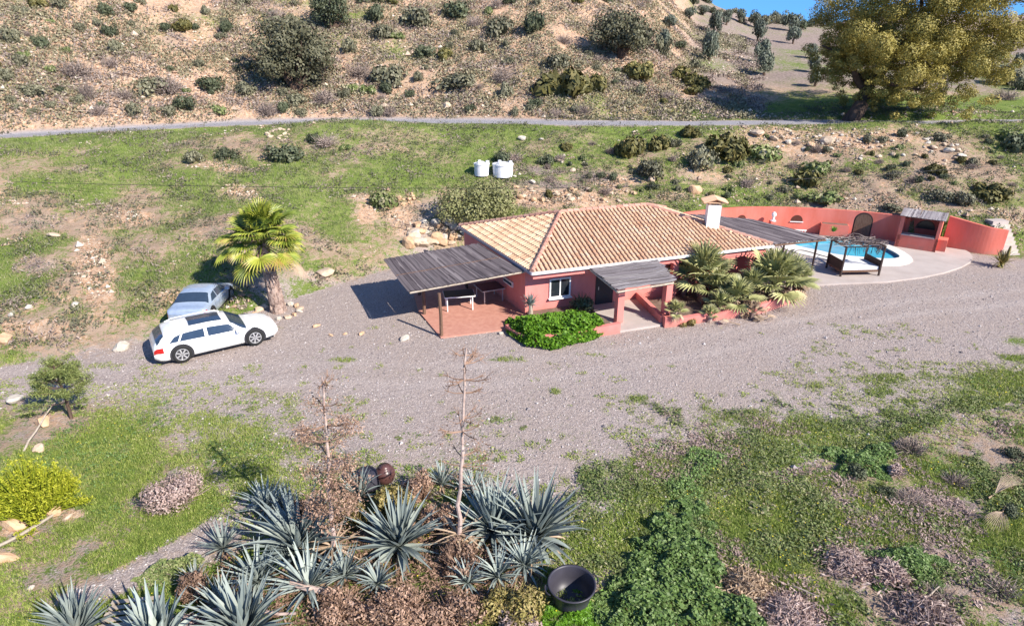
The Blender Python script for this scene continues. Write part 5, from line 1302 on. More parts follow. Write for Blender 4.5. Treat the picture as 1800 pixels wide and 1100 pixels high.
# ---------------------------------------------------------------- agaves and what stands among them
AG = [(528, 975, 112, 50, 'large blue-green agave left of the leafless flower stalk', .085, 78, 2), (703, 968, 98, 54, 'wide star-shaped agave in the middle of the clump', .085, 80, -6), (866, 938, 98, 48, 'agave right of the tall bare stalk, with steep leaves', .08, 82, 5),
      (940, 952, 112, 56, 'big agave with arching leaves beside the black tub', .085, 80, 0), (634, 880, 52, 30, 'upright agave beside the dark upturned tub', .075, 86, 25), (778, 856, 40, 26, 'small upright agave behind the tall bare stalk', .07, 86, 20), (834, 868, 42, 34, 'agave with drooping pale leaves at the back of the clump', .055, 70, -5),
      (822, 1030, 42, 26, 'small agave between the brown bushes near the front', .06, 75, 5), (432, 1128, 112, 44, 'large agave cut by the bottom edge, with tall pale leaves', .10, 84, 18), (285, 1156, 116, 32, 'agave with very broad upright leaves by the wooden pallet', .14, 86, 38), (140, 1122, 82, 46, 'leftmost agave at the bottom edge', .085, 84, 10),
      (545, 1040, 84, 30, 'agave fanning over the fallen grey log', .07, 70, 2), (922, 1000, 62, 34, 'low dense agave in front of the big arching one', .065, 72, -4), (395, 970, 50, 32, 'dark shaded agave at the left edge of the clump', .055, 75, 0), (470, 900, 56, 34, 'shaded agave at the back left of the clump', .07, 80, 5),
      (505, 905, 44, 24, 'agave half hidden behind the brown flower heads', .07, 84, 15), (345, 1030, 34, 22, 'small dark agave behind the red-brown bush', .05, 78, 5),
      (606, 1020, 56, 30, 'agave squeezed between the shorter stalk and the wide star-shaped agave', .065, 78, 0), (455, 1030, 70, 34, 'agave with bent leaves left of the fallen grey log', .07, 80, 5), (665, 1032, 44, 26, 'low agave below the wide star-shaped one', .055, 70, 0), (875, 1022, 54, 30, 'half buried agave left of the low dense one', .06, 74, 0), (392, 1075, 60, 30, 'agave with thin leaves behind the big bottom one', .06, 84, 15)]
for i, (x, y, rp, n, lb, w_, e0, e1) in enumerate(AG):
    p = G(x, y); k = scale_at(p); r = np.random.default_rng(300+i); nb = NB()
    rosette(nb, int(n*1.6), rp*k*1.13, w_*.86*max(.6, rp*k/1.5), r, (0, 0, .12), e0, e1, .34, .32, .5, droopy=.2, m=8)
    ag = part('agave', nb, M['agave'], loc=(p.x, p.y, p.z), label=lb, cat='agave')
    nb = NB(); rosette(nb, 9, rp*k*.85, w_*.6*max(.6, rp*k/1.5), r, (0, 0, .06), 12, -12, .5, .5, .4, droopy=.5); part('withered_leaves', nb, M['fanold'], ag)
    if i in (0, 1, 3, 8):
        pass
# dead flower stalks
def stalk(base_px, top_px, label, seed, br, lean_y=0.0, clus='brown'):
    b = G(*base_px); t = WY(top_px[0], top_px[1], b.y+.25); r = np.random.default_rng(seed)
    o = empty('agave_stalk', tuple(b), label=label, cat='dead flower stalk')
    rel_t = t-b; pts_ = [Vector((0, 0, -.1))]; N_ = 12
    for i in range(1, N_+1):
        q = i/N_; pts_.append(Vector((rel_t.x*q+r.normal(0, .03), rel_t.y*q+r.normal(0, .03), rel_t.z*q)))
    nb = NB(); nb.tube(pts_, [.055*(1-.8*i/N_)+.010 for i in range(N_+1)], 8); part('stem', nb, M['stalk'], o)
    sp_all = NB()
    for (q, n_b, reach, dens) in br:
        c0 = Vector((rel_t.x*q, rel_t.y*q, rel_t.z*q))
        for j in range(n_b):
            an = r.uniform(0, 6.28) if j else r.uniform(-.4, .4)
            L_ = reach*r.uniform(.7, 1.15); e_ = c0+Vector((math.cos(an)*L_, math.sin(an)*L_, L_*r.uniform(.08, .35)))
            nb = NB(); mid = (c0+e_)/2+Vector((0, 0, -.04)); nb.tube([c0, mid, e_], [.02, .014, .01], 4, .4, False)
            for g in range(6):
                f_ = e_+Vector(r.normal(0, .10, 3)); nb.tube([mid.lerp(e_, .6), f_], [.007, .004], 3, .4, False)
            if dens:
                m_ = int(dens*r.uniform(.5, 1.1)*.8); P = np.array(e_)+r.normal(0, 1, (m_, 3))*np.array([.17, .17, .05]); leaf_quads(sp_all, P, .03, r, 2.2)
            link('branch', nb.mesh('branch', M[clus]), o)
    if sp_all.n: part('sprays', sp_all, M[clus], o)
    nb = NB(); rosette(nb, 40, .85, .028, r, (0, 0, .55), 30, -70, .8, v0=.6); part('dead_leaves', nb, M['fanold'], o)
    return o
stalk((590, 990), (566, 662), 'shorter dead agave stalk with brown seed heads on its branches', 41, [(.97, 5, .28, 20), (.86, 5, .38, 60), (.76, 6, .6, 170), (.68, 5, .55, 160), (.60, 5, .52, 150), (.52, 6, .5, 190), (.45, 6, .48, 200), (.38, 7, .52, 260), (.31, 6, .45, 260), (.25, 4, .35, 200)])
stalk((806, 968), (817, 612), 'tall bare dead agave stalk with thin pale side twigs', 42, [(.97, 5, .3, 0), (.93, 6, .5, 0), (.86, 5, .55, 6), (.80, 4, .5, 0), (.68, 4, .45, 24), (.62, 5, .62, 30), (.50, 3, .45, 40), (.45, 4, .6, 26), (.36, 3, .4, 40)], clus='brown')
# bushes among the agaves
def heap_bush(name, x, y, wpx, hpx, mat, label, seed, n=1800, leaf=.04, twigs=True, cat='bush', aspect=2.0):
    p = G(x, y); k = scale_at(p); r = np.random.default_rng(seed); nb = NB(); P, d = blob_points(int(n*1.5), r, 14, .95)
    S_ = np.array([wpx*k/2, wpx*k/2*.85, hpx*k]); leaf_quads(nb, P*S_, leaf, r, aspect, d)
    if twigs:
        for j in range(110):
            a = r.uniform(0, 6.28); q = r.uniform(.3, 1); e_ = np.array([math.cos(a)*q, math.sin(a)*q, r.uniform(.3, 1.05)*math.sqrt(max(.1, 1-q*q*.8))])*S_
            nb.tube([(0, 0, 0), tuple(e_*.6+r.normal(0, .04, 3)), tuple(e_)], [.012, .008, .004], 3, r.uniform(.4, 1), False)
    return part(name, nb, M[mat], loc=(p.x, p.y, p.z-.03), label=label, cat=cat)
heap_bush('succulent_bush', 695, 905, 84, 62, 'brownolive', 'olive-brown succulent bush behind the star-shaped agave', 51, 2600, .05)
heap_bush('brown_bush', 742, 880, 80, 60, 'brown', 'reddish brown dry bush behind the tall bare stalk', 52, 2200)
heap_bush('brown_bush', 770, 925, 70, 50, 'brown', 'small brown bush touching the foot of the tall bare stalk', 53, 1600)
heap_bush('brown_bush', 806, 1002, 96, 62, 'brown', 'round brown bush wrapping the base of the tall bare stalk', 54, 2600)
heap_bush('brown_bush', 625, 925, 66, 50, 'brownolive', 'olive-brown bush between the two front stalks and the agaves', 55, 1600)
heap_bush('brown_bush', 352, 1050, 76, 66, 'brown', 'reddish brown bush left of the large bottom agave', 56, 2200)
heap_bush('brown_bush', 600, 1090, 130, 58, 'brown', 'low brown dry bush behind the fallen grey log', 57, 2600)
heap_bush('brown_bush', 705, 1095, 130, 70, 'brown', 'reddish dry bush at the bottom edge, left of centre', 58, 2800)
heap_bush('brown_bush', 800, 1095, 120, 66, 'brown', 'brown dry bush at the bottom edge under the small agave', 59, 2600)
heap_bush('brown_bush', 895, 1085, 130, 70, 'brownolive', 'large dry olive and pink bush left of the black tub', 60, 4200)
heap_bush('brown_bush', 915, 1110, 80, 40, 'pinkdry', 'pinkish dry bush at the bottom edge below the black tub', 61, 1800)
heap_bush('brown_bush', 330, 1115, 80, 40, 'pinkdry', 'dry twiggy bush between the two bottom agaves', 68, 1500)
heap_bush('brown_bush', 545, 905, 70, 44, 'brown', 'brown dry bush at the back beside the shorter stalk', 69, 1600)
heap_bush('dry_mound', 312, 884, 124, 66, 'pinkdry', 'pinkish grey dry mound bush on the left lawn', 62, 4200, .035)
heap_bush('brown_bush', 1575, 835, 34, 26, 'pinkdry', 'small pale brown bush on the weedy bank at the right', 63, 700)
# dark leafy tub etc
q = W(1005, 1025, .60)
nb = NB(); nb.lathe([(0.40, 0), (.47, .30), (.53, .56), (.565, .565), (.57, .60), (.53, .60), (.515, .56), (.46, .30), (.385, .03), (0, .03)], 40); tb2 = empty('rubber_tub', (q.x, q.y, 0.02), .3, label='round black rubber tub standing open beside the agaves', cat='tub')
part('body', nb, M['tub'], tb2, True)
for a in (0, math.pi):
    nb = NB(); nb.tube([(math.cos(a+s_)*(.60+.05*math.sin((s_+.3)/.6*math.pi)), math.sin(a+s_)*(.60+.05*math.sin((s_+.3)/.6*math.pi)), .56) for s_ in np.linspace(-.25, .25, 7)], .018, 6); part('handle', nb, M['tub'], tb2)
q = G(646, 856); nb = NB(); nb.lathe([(.36, 0), (.40, .02), (.39, .25), (.33, .50), (.28, .58), (.10, .62), (0, .62)], 28)
part('upturned_tub', nb, M['tub'], smooth=True, loc=(q.x, q.y, q.z), label='dark blue upturned tub behind the small upright agave', cat='tub')
M['brownpot'] = mplain('brown_glazed_pot', (.10, .045, .04), .35, .5)
q = G(678, 848); nb = NB(); nb.lathe([(.16, 0), (.26, .1), (.31, .26), (.30, .40), (.22, .52), (.16, .55), (.17, .58), (0, .6)], 28)
part('clay_pot', nb, M['brownpot'], smooth=True, loc=(q.x, q.y, q.z), label='round dark brown pot touching the upturned tub', cat='pot')
# fallen log, pallet, loose sticks
def stick(name, a, b, rad, mat, label, cat='stick', n=5, sagk=.02, seed=0):
    r = np.random.default_rng(seed); a, b = Vector(a), Vector(b); nb = NB()
    nb.tube([a.lerp(b, i/n)+Vector(r.normal(0, rad*.5, 3)) for i in range(n+1)], [rad*(1-.35*i/n) for i in range(n+1)], 8); return part(name, nb, mat, label=label, cat=cat)
stick('fallen_log', W(512, 1024, .35), W(660, 1068, .30), .085, M['stalk'], 'long grey dead agave trunk lying across the front bushes', 'log')
stick('fallen_log', W(372, 1068, .25), W(520, 1078, .25), .05, M['stalk'], 'thin pale dead stalk lying left of the long grey trunk', 'log', seed=3)
stick('leaning_pole', W(42, 792, .05), W(90, 714, .55), .035, M['paleW'], 'thin pale pole leaning in the grass by the small pine', 'pole', seed=2)
pal = empty('wooden_pallet', tuple(G(235, 1085)), R(8), label='grey wooden pallet lying between the two bottom left agaves', cat='pallet')
for i in range(5): part('board', NB().box((0, i*.17-.34, .16), (1.15, .10, .025)), M['paleW'], pal)
for i in (-1, 0, 1): part('bearer', NB().box((i*.5, 0, .075), (.08, .85, .13)), M['paleW'], pal)
# young pine and the spurge at the left
p = G(126, 736); k = scale_at(p); pt = empty('young_pine', tuple(p), label='young bushy pine tree at the left beside the track', cat='tree'); r = np.random.default_rng(21)
nb = NB(); nb.tube([(0, 0, -.1), (.03, 0, .9), (-.08, .05, 2.1)], [.06, .05, .02], 6); tips = []
for i in range(46):
    t = r.uniform(.25, 1); an = r.uniform(0, 6.28); L_ = (1.2-t*.55)*r.uniform(.6, 1)*1.05; c0 = Vector((-.04*t, 0, 2.0*t)); e_ = c0+Vector((math.cos(an)*L_, math.sin(an)*L_, .25*L_+.05)); nb.tube([c0, (c0+e_)/2-Vector((0, 0, .04)), e_], [.02, .014, .008], 4, .3, False); tips += [c0.lerp(e_, q) for q in (.55, .75, .9, 1.0)]
part('trunk', nb, M['bark'], pt)
nb = NB(); T_ = np.array([tuple(q) for q in tips]); idx = r.integers(0, len(T_), 9000); d = rand_dirs(9000, r); d[:, 2] = np.abs(d[:, 2]); P = T_[idx]+r.normal(0, .075, (9000, 3))
leaf_quads(nb, P, .022, r, 6.0); part('needles', nb, M['pine'], pt)
p = G(66, 902); nb = NB(); r = np.random.default_rng(22)
sp_ = empty('spurge_bush', tuple(p), label='bright yellow-green spurge bush at the left edge', cat='bush')
V = []
for i in range(480):
    a = r.uniform(0, 6.28); q = math.sqrt(r.uniform(0, 1))*(1+.16*math.sin(a*5+1)+.1*math.sin(a*9)); x_, y_ = math.cos(a)*q*1.2, math.sin(a)*q*1.0; h_ = 1.6*math.sqrt(max(.05, 1-(q*.9)**2))*r.uniform(.55, 1.1)*(.8+.9*(float(fbm(x_, y_, .5, 4, 2))+.2)); a += r.normal(0, .3)
    e_ = Vector((x_+math.cos(a)*.1, y_+math.sin(a)*.1, h_)); nb.tube([(x_*.35, y_*.35, 0), (x_*.85, y_*.85, h_*.6), e_], [.012, .012, .008], 4, r.uniform(0, .4), False)
    m_ = 20; tt = r.uniform(.45, 1.03, m_)[:, None]; P = np.array([x_*.6, y_*.6, h_*.2])*(1-tt)+np.array(e_)*tt+r.normal(0, .035, (m_, 3)); leaf_quads(nb, P, .032, r, 2.6, v=np.clip(tt[:, 0]*.9-.2+r.normal(0, .1, m_), 0, 1))
part('foliage', nb, M['yellowgreen'], sp_)
p = W(0, 956); pts_ = [W(-30, 972, .1), W(20, 948, .22), W(62, 924, .25), W(92, 905, .12)]
nb = NB(); nb.tube(smooth_open([Vector(q) for q in pts_], 5), .045, 6); part('dead_branch', nb, M['paleW'], label='pale yellow dead branch arching below the spurge bush', cat='branch')
# dead agave stump right of the terrace
p = G(1757, 470); nb = NB(); r = np.random.default_rng(30); rosette(nb, 44, .95, .04, r, (0, 0, .3), 80, -25, .9, v0=.4); nb.tube([(0, 0, 0), (.25, 0, .5), (.35, .1, 1.3)], [.2, .15, .05], 7, .3)
part('dead_agave', nb, M['brownolive'], loc=(p.x, p.y, p.z), label='withered agave on the gravel past the end of the pool terrace', cat='agave')
# tanks
def tank(x, y, wpx, hpx, label, name='water_tank', open_=False):
    p = G(x, y); k = scale_at(p); Rm = wpx*k/2; H_ = hpx*k*1.05; t = empty(name, (p.x, p.y, p.z-.1), label=label, cat='water tank')
    nb = NB(); nb.lathe([(Rm*.95, 0), (Rm*.97, H_*.4), (Rm*.98, H_*.8), (Rm*.98, H_*.88), (Rm*1.03, H_*.885), (Rm*1.03, H_), (Rm*.9, H_+.01), (Rm*.3, H_+.05), (0, H_+.05)], 28); part('body', nb, M['tank'], t)
    for a in (.4, 2.0, 4.2): part('lug', NB().box((math.cos(a)*Rm*.8, math.sin(a)*Rm*.8, H_+.08), (.2, .2, .14), a), M['tank'], t)
    nb = NB(); nb.lathe([(Rm*.25, H_+.05), (Rm*.25, H_+.13), (0, H_+.14)], 16); part('lid', nb, M['tank'], t)
tank(847, 306, 27, 20, 'smaller white plastic water tank on the slope behind the house'); tank(884, 308, 36, 21, 'larger white plastic water tank, right one of the pair')
# power cable
cb = [(-140, 316, 40), (0, 319, 39.5), (200, 324.5, 39), (420, 328, 38.6), (700, 331, 38.6), (940, 331, 39), (1160, 326, 40), (1310, 320, 41), (1600, 303, 43), (1900, 280, 46)]
nb = NB(); nb.tube(smooth_open([WY(a, b, c) for a, b, c in cb], 5), .014, 4, cap=False); part('power_cable', nb, M['plastic'], label='thin dark cable strung across the slope in front of the tanks', cat='cable')

# ---------------------------------------------------------------- rocks
def rock_mesh(seed, mat):
    r = np.random.default_rng(seed); bm = bmesh.new(); bmesh.ops.create_icosphere(bm, subdivisions=2, radius=1)
    co = np.array([v.co[:] for v in bm.verts])
    for q in range(9):
        d = rand_dirs(1, r)[0]; lim = r.uniform(.5, .85); s_ = co@d; over = np.maximum(s_-lim, 0); co = co-over[:, None]*d*.92
    co *= np.array([1, r.uniform(.6, .9), r.uniform(.45, .7)]); co += r.normal(0, .025, co.shape)
    for v, c in zip(bm.verts, co): v.co = c
    me = bpy.data.meshes.new('rock'); bm.to_mesh(me); bm.free(); me.materials.append(mat); return me
RK = {m_: [rock_mesh(400+i+j*10, M[m_]) for i in range(4)] for j, m_ in enumerate(('stone', 'ochre', 'pale'))}
def rock(x, y, w, m_='stone', label=None, group=None, p=None, name='rock', up=0.0):
    p = p or G(x, y); k = scale_at(p); s_ = w*k/2; i = int(rng.integers(0, 4))
    return link(name, RK[m_][i], None, (p.x, p.y, p.z+s_*.22+up), (rng.uniform(-.3, .3), rng.uniform(-.3, .3), rng.uniform(0, 6.28)), (s_, s_*rng.uniform(.8, 1.1), s_*rng.uniform(.8, 1.2)), label=label, cat='rock', group=group)
for x, y, w, m_, lb in ((10, 600, 40, 'ochre', 'large orange boulder at the left edge beside the track'), (22, 556, 20, 'pale', 'pale rock on the grass above the orange boulder'), (52, 543, 19, 'pale', 'pale flat rock, right one of a pair on the left slope'), (133, 538, 20, 'pale', 'white rock at the foot of the sandy strip'), (95, 417, 24, 'stone', 'flat sandy rock high on the left grass slope'),
                        (215, 615, 36, 'pale', 'flat white slab beside the rear of the white car'), (713, 597, 24, 'pale', 'pale boulder on the gravel in front of the pergola'), (556, 574, 17, 'ochre', 'orange stone on the gravel right of the fan palm'), (582, 590, 12, 'ochre', 'small orange stone on the gravel'), (636, 588, 17, 'ochre', 'orange-brown stone halfway between palm and pergola'), (607, 588, 10, 'ochre', 'tiny orange stone beside the orange-brown one'),
                        (570, 484, 38, 'stone', 'large flat pale rock on the grass behind the gravel'), (918, 246, 17, 'pale', 'white boulder on the slope right above the tanks'), (952, 247, 10, 'pale', 'small white boulder right of the larger white one'), (935, 322, 16, 'pale', 'white rock below right of the tanks'), (905, 311, 8, 'pale', 'little white stone touching the right tank'), (985, 285, 16, 'stone', 'pinkish rock beside the dark round bush'), (1007, 302, 14, 'stone', 'pale rock on the grass right of the dark round bush'),
                        (1330, 238, 30, 'stone', 'brown boulder just below the lane at the stony patch'), (1360, 246, 22, 'stone', 'sandy boulder right of the brown one below the lane'), (1452, 252, 30, 'stone', 'large sandy boulder below the big tree'), (1425, 258, 26, 'ochre', 'orange boulder below the tree, left of the large sandy one'), (1385, 252, 16, 'pale', 'narrow pale rock on the stony patch'), (1220, 338, 34, 'ochre', 'orange rock ledge on the bank behind the chimney'), (1145, 318, 16, 'stone', 'upright pale rock at the edge of the orange bank'),
                        (1425, 350, 24, 'stone', 'long sandy rock above the curved wall'), (1665, 268, 22, 'pale', 'pale boulder below the lane at the right'), (1690, 277, 18, 'pale', 'pale boulder, second of the row at the right'), (1640, 262, 18, 'stone', 'sandy boulder on the rubble slope at the right'), (785, 190, 22, 'stone', 'upright sandy rock on the reddish bank above the lane'),
                        (95, 905, 30, 'ochre', 'orange rock under the spurge bush'), (20, 925, 60, 'ochre', 'broad orange rock at the left edge under the spurge'), (118, 912, 22, 'stone', 'sandy rock at the right foot of the spurge bush'), (78, 745, 44, 'ochre', 'orange earth-coloured rock beside the leaning pole'), (30, 706, 40, 'pale', 'pale flat rock at the left edge of the lawn'), (10, 985, 50, 'ochre', 'orange rock at the left edge below the dead branch'), (70, 792, 26, 'stone', 'small sandy rock behind the spurge bush'),
                        (55, 1034, 16, 'pale', 'little pale stone on the lower left lawn'), (902, 584, 12, 'pale', 'white stone at the corner of the terrace'), (880, 588, 14, 'pale', 'white stone left of the other corner stone'), (922, 560, 9, 'pale', 'tiny white stone at the foot of the dragon tree')):
    rock(x, y, w, m_, lb)
r = np.random.default_rng(61)
for i in range(15):   # ring round the palm
    a = i/15*2*math.pi; p = Vector((pb_.x+math.cos(a)*1.05, pb_.y+math.sin(a)*.95-.1, 0)); p.z = ht(p.x, p.y); rock(0, 0, r.uniform(12, 19), ['pale', 'stone', 'ochre'][i % 3], 'rough stone in the ring around the fan palm trunk', 'stones ringing the fan palm', p)
for i in range(42):   # boulders behind the pergola
    x = r.uniform(715, 822); y = r.uniform(392, 432)-(x-770)*.06; rock(x, y, r.uniform(12, 34), ['ochre', 'stone', 'pale'][int(r.integers(0, 3))], 'rough boulder in the heap behind the reed pergola', 'boulders heaped behind the pergola')
for i in range(22):
    rock(r.uniform(468, 508), r.uniform(228, 250), r.uniform(5, 13), 'stone', 'stone of the rubble heap just below the lane', 'stones of the rubble heap below the lane')
for i in range(16):
    rock(r.uniform(700, 735), r.uniform(340, 362), r.uniform(6, 15), 'ochre', 'orange stone on the earthy patch behind the palm', 'orange stones on the earthy patch')
for i in range(70):
    x, y = r.uniform(1290, 1700), 0; y = r.uniform(228, 262)+(x-1290)*.10*r.uniform(0, 1); rock(x, y, r.uniform(4, 13), ['pale', 'stone', 'stone'][i % 3], 'stone among many on the rubble slope below the big tree', 'stones on the rubble slope below the big tree')
for i in range(34):
    x = r.uniform(905, 1130); y = 345-abs(x-1000)*.02+r.uniform(-14, 14); rock(x, y, r.uniform(5, 16), ['ochre', 'stone'][i % 2], 'orange stone in the cut bank behind the house roof', 'stones in the cut bank behind the roof')

WD = [(1190, 905, 60, 'h'), (1330, 885, 70, 'h'), (1290, 830, 50, 'h'), (1400, 850, 60, 'h'), (1450, 880, 50, 'h'), (1350, 950, 60, 'h'), (1420, 930, 60, 'h'), (1500, 900, 60, 'h'), (1600, 880, 50, 'y'), (1640, 920, 60, 'h'), (1700, 940, 60, 'h'), (1560, 920, 40, 'h'),
      (1500, 1060, 70, 'h'), (1690, 1010, 70, 'h'), (1760, 1040, 60, 'y'), (1720, 820, 60, 'h'), (1780, 800, 50, 'd'), (1600, 790, 60, 'y'), (1680, 850, 50, 'y'), (1340, 790, 40, 'h'), (1420, 800, 36, 'h'), (1230, 810, 40, 'h'), (1140, 900, 44, 'h'), (1120, 830, 36, 'h'), (1650, 1050, 60, 'y'), (1560, 870, 44, 'd'), (1500, 830, 60, 'd'), (1770, 900, 50, 'd'),
      (220, 790, 36, 'h'), (160, 840, 30, 'h'), (440, 720, 24, 'h'), (360, 790, 30, 'h'), (420, 850, 34, 'h'), (975, 690, 22, 'h'), (1120, 702, 30, 'h'), (1540, 695, 34, 'h'), (1600, 712, 30, 'h'), (870, 740, 26, 'h'), (920, 752, 20, 'h'), (1310, 745, 26, 'h'), (1375, 750, 22, 'h'), (700, 770, 18, 'h'), (1790, 690, 50, 'h'), (1750, 740, 50, 'h')]
for x, y, w, kd in WD:
    p = G(x, y); k = scale_at(p); yard_ = y < 770 and x > 400
    lb = {'h': 'leafy green weed clump scattered in the foreground grass', 'y': 'dry twiggy weed clump on the weedy bank', 'd': 'dark green weed clump on the weedy bank'}[kd] if not yard_ else 'low green weed growing alone on the gravel yard'
    o = shrub(kd, p, w*k, w*k*(.22 if kd == 'h' else .4), label=lb, group='weeds on the gravel yard' if yard_ else 'weed clumps in the foreground')
# ---------------------------------------------------------------- ground cover nobody could count
def sample(n, x0, x1, y0, y1, fan=True, seed=1):
    r = np.random.default_rng(seed); Y = r.uniform(y0, y1, n); s_ = r.uniform(x0, x1, n); X = s_*(Y+9) if fan else s_; return X, Y, r
def keep_open(X, Y):
    """not on the house, terraces or walls"""
    d = (X-A0.x)*HU.x+(Y-A0.y)*HU.y; e = (X-A0.x)*HV.x+(Y-A0.y)*HV.y
    bad = (d > -1.3) & (d < 14.5) & (e > -2.6) & (e < 9.6)
    bad |= inside(X, Y, [(p.x, p.y) for p in patio]) | inside(X, Y, [(p.x, p.y) for p in terr])
    return ~bad
def tufts(nb, X, Y, Z, h, w, nbl, r, spread=.06, lean=.5):
    n = len(X); T = n*nbl; i = np.repeat(np.arange(n), nbl); az = r.uniform(0, 6.283, T)
    H_ = np.repeat(np.broadcast_to(h, (n,)), nbl)*r.uniform(.6, 1.3, T); le = r.uniform(0, lean, T)*H_*1.5
    bx = X[i]+r.normal(0, spread, T); by = Y[i]+r.normal(0, spread, T); bz = Z[i]-.01; fa = r.uniform(0, 6.283, T); ww_ = w*r.uniform(.7, 1.3, T)
    V = np.stack([np.stack([bx-np.cos(fa)*ww_, by-np.sin(fa)*ww_, bz], 1), np.stack([bx+np.cos(fa)*ww_, by+np.sin(fa)*ww_, bz], 1), np.stack([bx+np.cos(az)*le, by+np.sin(az)*le, bz+H_], 1)], 1).reshape(-1, 3)
    tv = np.clip(r.normal(.45, .2, n)+.5*fbm(X, Y, 1.5, 8, 3), 0, 1)
    nb.add(V, np.arange(T*3).reshape(T, 3), np.repeat(np.clip(tv[i]+r.normal(0, .1, T), 0, 1), 3))
# near grass
X, Y, r = sample(150000, -.95, .95, 8.5, 24, seed=5); ok = keep_open(X, Y) & (Y < toe(X)+1); X, Y = X[ok], Y[ok]
g, s_, d_, gv, rd, fd = masks(X, Y); pn = fbm(X, Y, .9, 60, 4)+.5
ok = (g*1.25 > pn+.12) & (r.uniform(0, 1, len(X)) < .85); X, Y = X[ok], Y[ok]; Z = HT(X, Y, False)
nb = NB(); tufts(nb, X, Y, Z, .06+.08*(fbm(X, Y, 1.1, 77, 3)+.5), .011, 5, r); part('grass', nb, M['grass'], kind='stuff')
# leafy weeds, near
def weeds(n, reg, mat, leaf, hgt, seed, thr, name, k=6, asp=1.4, layer=.0):
    X, Y, r = sample(n, *reg, seed=seed); ok = keep_open(X, Y); X, Y = X[ok], Y[ok]; g, s_, d_, gv, rd, fd = masks(X, Y)
    dens = fbm(X, Y, 1.4, seed+3, 4)+.5; ok = (dens > thr) & (g > .35); X, Y, dens = X[ok], Y[ok], dens[ok]; n2 = len(X)
    if n2 == 0: return
    i = np.repeat(np.arange(n2), k); m = len(i); sc_ = (dens[i]-thr)*3+.35
    P = np.stack([X[i]+r.normal(0, .07, m), Y[i]+r.normal(0, .07, m), 0*i], 1); P[:, 2] = HT(P[:, 0], P[:, 1], False)+r.uniform(.01, 1, m)*hgt*sc_
    nb = NB(); leaf_quads(nb, P, leaf, r, asp, np.tile([0, 0, .9], (m, 1)), v=np.clip(r.normal(.4, .2, m)+.3*fbm(P[:, 0], P[:, 1], 2, 3, 2), 0, 1)); part(name, nb, mat, kind='stuff')
weeds(22000, (-.9, .9, 8.5, 22), M['mallow'], .045, .13, 11, .58, 'leafy_weeds')
weeds(26000, (.05, .95, 8.5, 20), M['herb'], .04, .18, 12, .5, 'low_weeds', 6, 2.2)
weeds(13000, (.15, .95, 8.5, 19), M['pinkdry'], .03, .12, 13, .60, 'dry_weeds', 9, 3.5)
# scattered weeds on the gravel
yl = [(p.x, p.y) for p in yard]
X, Y, r = sample(60000, -1.0, 1.0, 10, 27, seed=45); sd = -sdist(X, Y, yl); ok = keep_open(X, Y) & (sd > -1) & (Y < toe(X)-1.5); X, Y, sd = X[ok], Y[ok], sd[ok]
de = .24+.85*np.exp(-sd/3.2)*(Y < 23)+.16*sst(-Y, -19, -14)+.16*sst(X, 6, 14)
cl = fbm(X, Y, .55, 91, 2)+.5+.35*fbm(X, Y, 3.5, 92, 2); ok = (cl > 1.02-de*.75); X, Y = X[ok], Y[ok]; Z = HT(X, Y, False)
nb = NB(); tufts(nb, X, Y, Z, .045, .014, 4, r, .05, 1.0); i = np.repeat(np.arange(len(X)), 3); m = len(i)
P = np.stack([X[i]+r.normal(0, .05, m), Y[i]+r.normal(0, .05, m), Z[i]+r.uniform(.01, .05, m)], 1); leaf_quads(nb, P, .04, r, 1.8, np.tile([0, 0, 1.2], (m, 1))); part('yard_weeds', nb, M['grass'], kind='stuff')
# slope under and over the lane
X, Y, r = sample(85000, -.95, .95, 22, 62, seed=15); ok = keep_open(X, Y) & (np.abs(Y-road(X)) > 1.3) & (Y > toe(X)); X, Y = X[ok], Y[ok]
g, s_, d_, gv, rd, fd = masks(X, Y); pn = fbm(X, Y, 1.3, 61, 4)+.5; ok = (g > pn+.02) & (gv < .4); X, Y = X[ok], Y[ok]; Z = HT(X, Y, False)
nb = NB(); tufts(nb, X, Y, Z, .08+.14*(fbm(X, Y, 1.5, 78, 3)+.5), .022, 5, r, .12); part('grass', nb, M['herb'], kind='stuff')
X, Y, r = sample(36000, -.95, .95, 24, 66, seed=16); ok = keep_open(X, Y) & (np.abs(Y-road(X)) > 1.3) & (Y > toe(X)+.2); X, Y = X[ok], Y[ok]
pn = fbm(X, Y, 2.0, 62, 4); ok = (pn > .02); X, Y = X[ok], Y[ok]; i = np.repeat(np.arange(len(X)), 7); m = len(i)
P = np.stack([X[i]+r.normal(0, .14, m), Y[i]+r.normal(0, .14, m), 0*i], 1); P[:, 2] = HT(P[:, 0], P[:, 1], False)+r.uniform(0, .22, m)
nb = NB(); leaf_quads(nb, P, .07, r, 2.0, v=np.clip(r.normal(.35, .2, m), 0, 1)); part('low_scrub', nb, M['scrub'], kind='stuff')
X, Y, r = sample(26000, -.95, .95, 24, 66, seed=26); ok = keep_open(X, Y) & (np.abs(Y-road(X)) > 1.3) & (Y > toe(X)+.2); X, Y = X[ok], Y[ok]
g, s_, d_, gv, rd, fd = masks(X, Y); ok = d_+fbm(X, Y, 1.4, 66, 3) > .35; X, Y = X[ok], Y[ok]; i = np.repeat(np.arange(len(X)), 8); m = len(i)
P = np.stack([X[i]+r.normal(0, .15, m), Y[i]+r.normal(0, .15, m), 0*i], 1); P[:, 2] = HT(P[:, 0], P[:, 1], False)+r.uniform(0, .2, m)
nb = NB(); leaf_quads(nb, P, .05, r, 4.0, v=r.uniform(0, 1, m)); part('dry_grass', nb, M['dry'], kind='stuff')
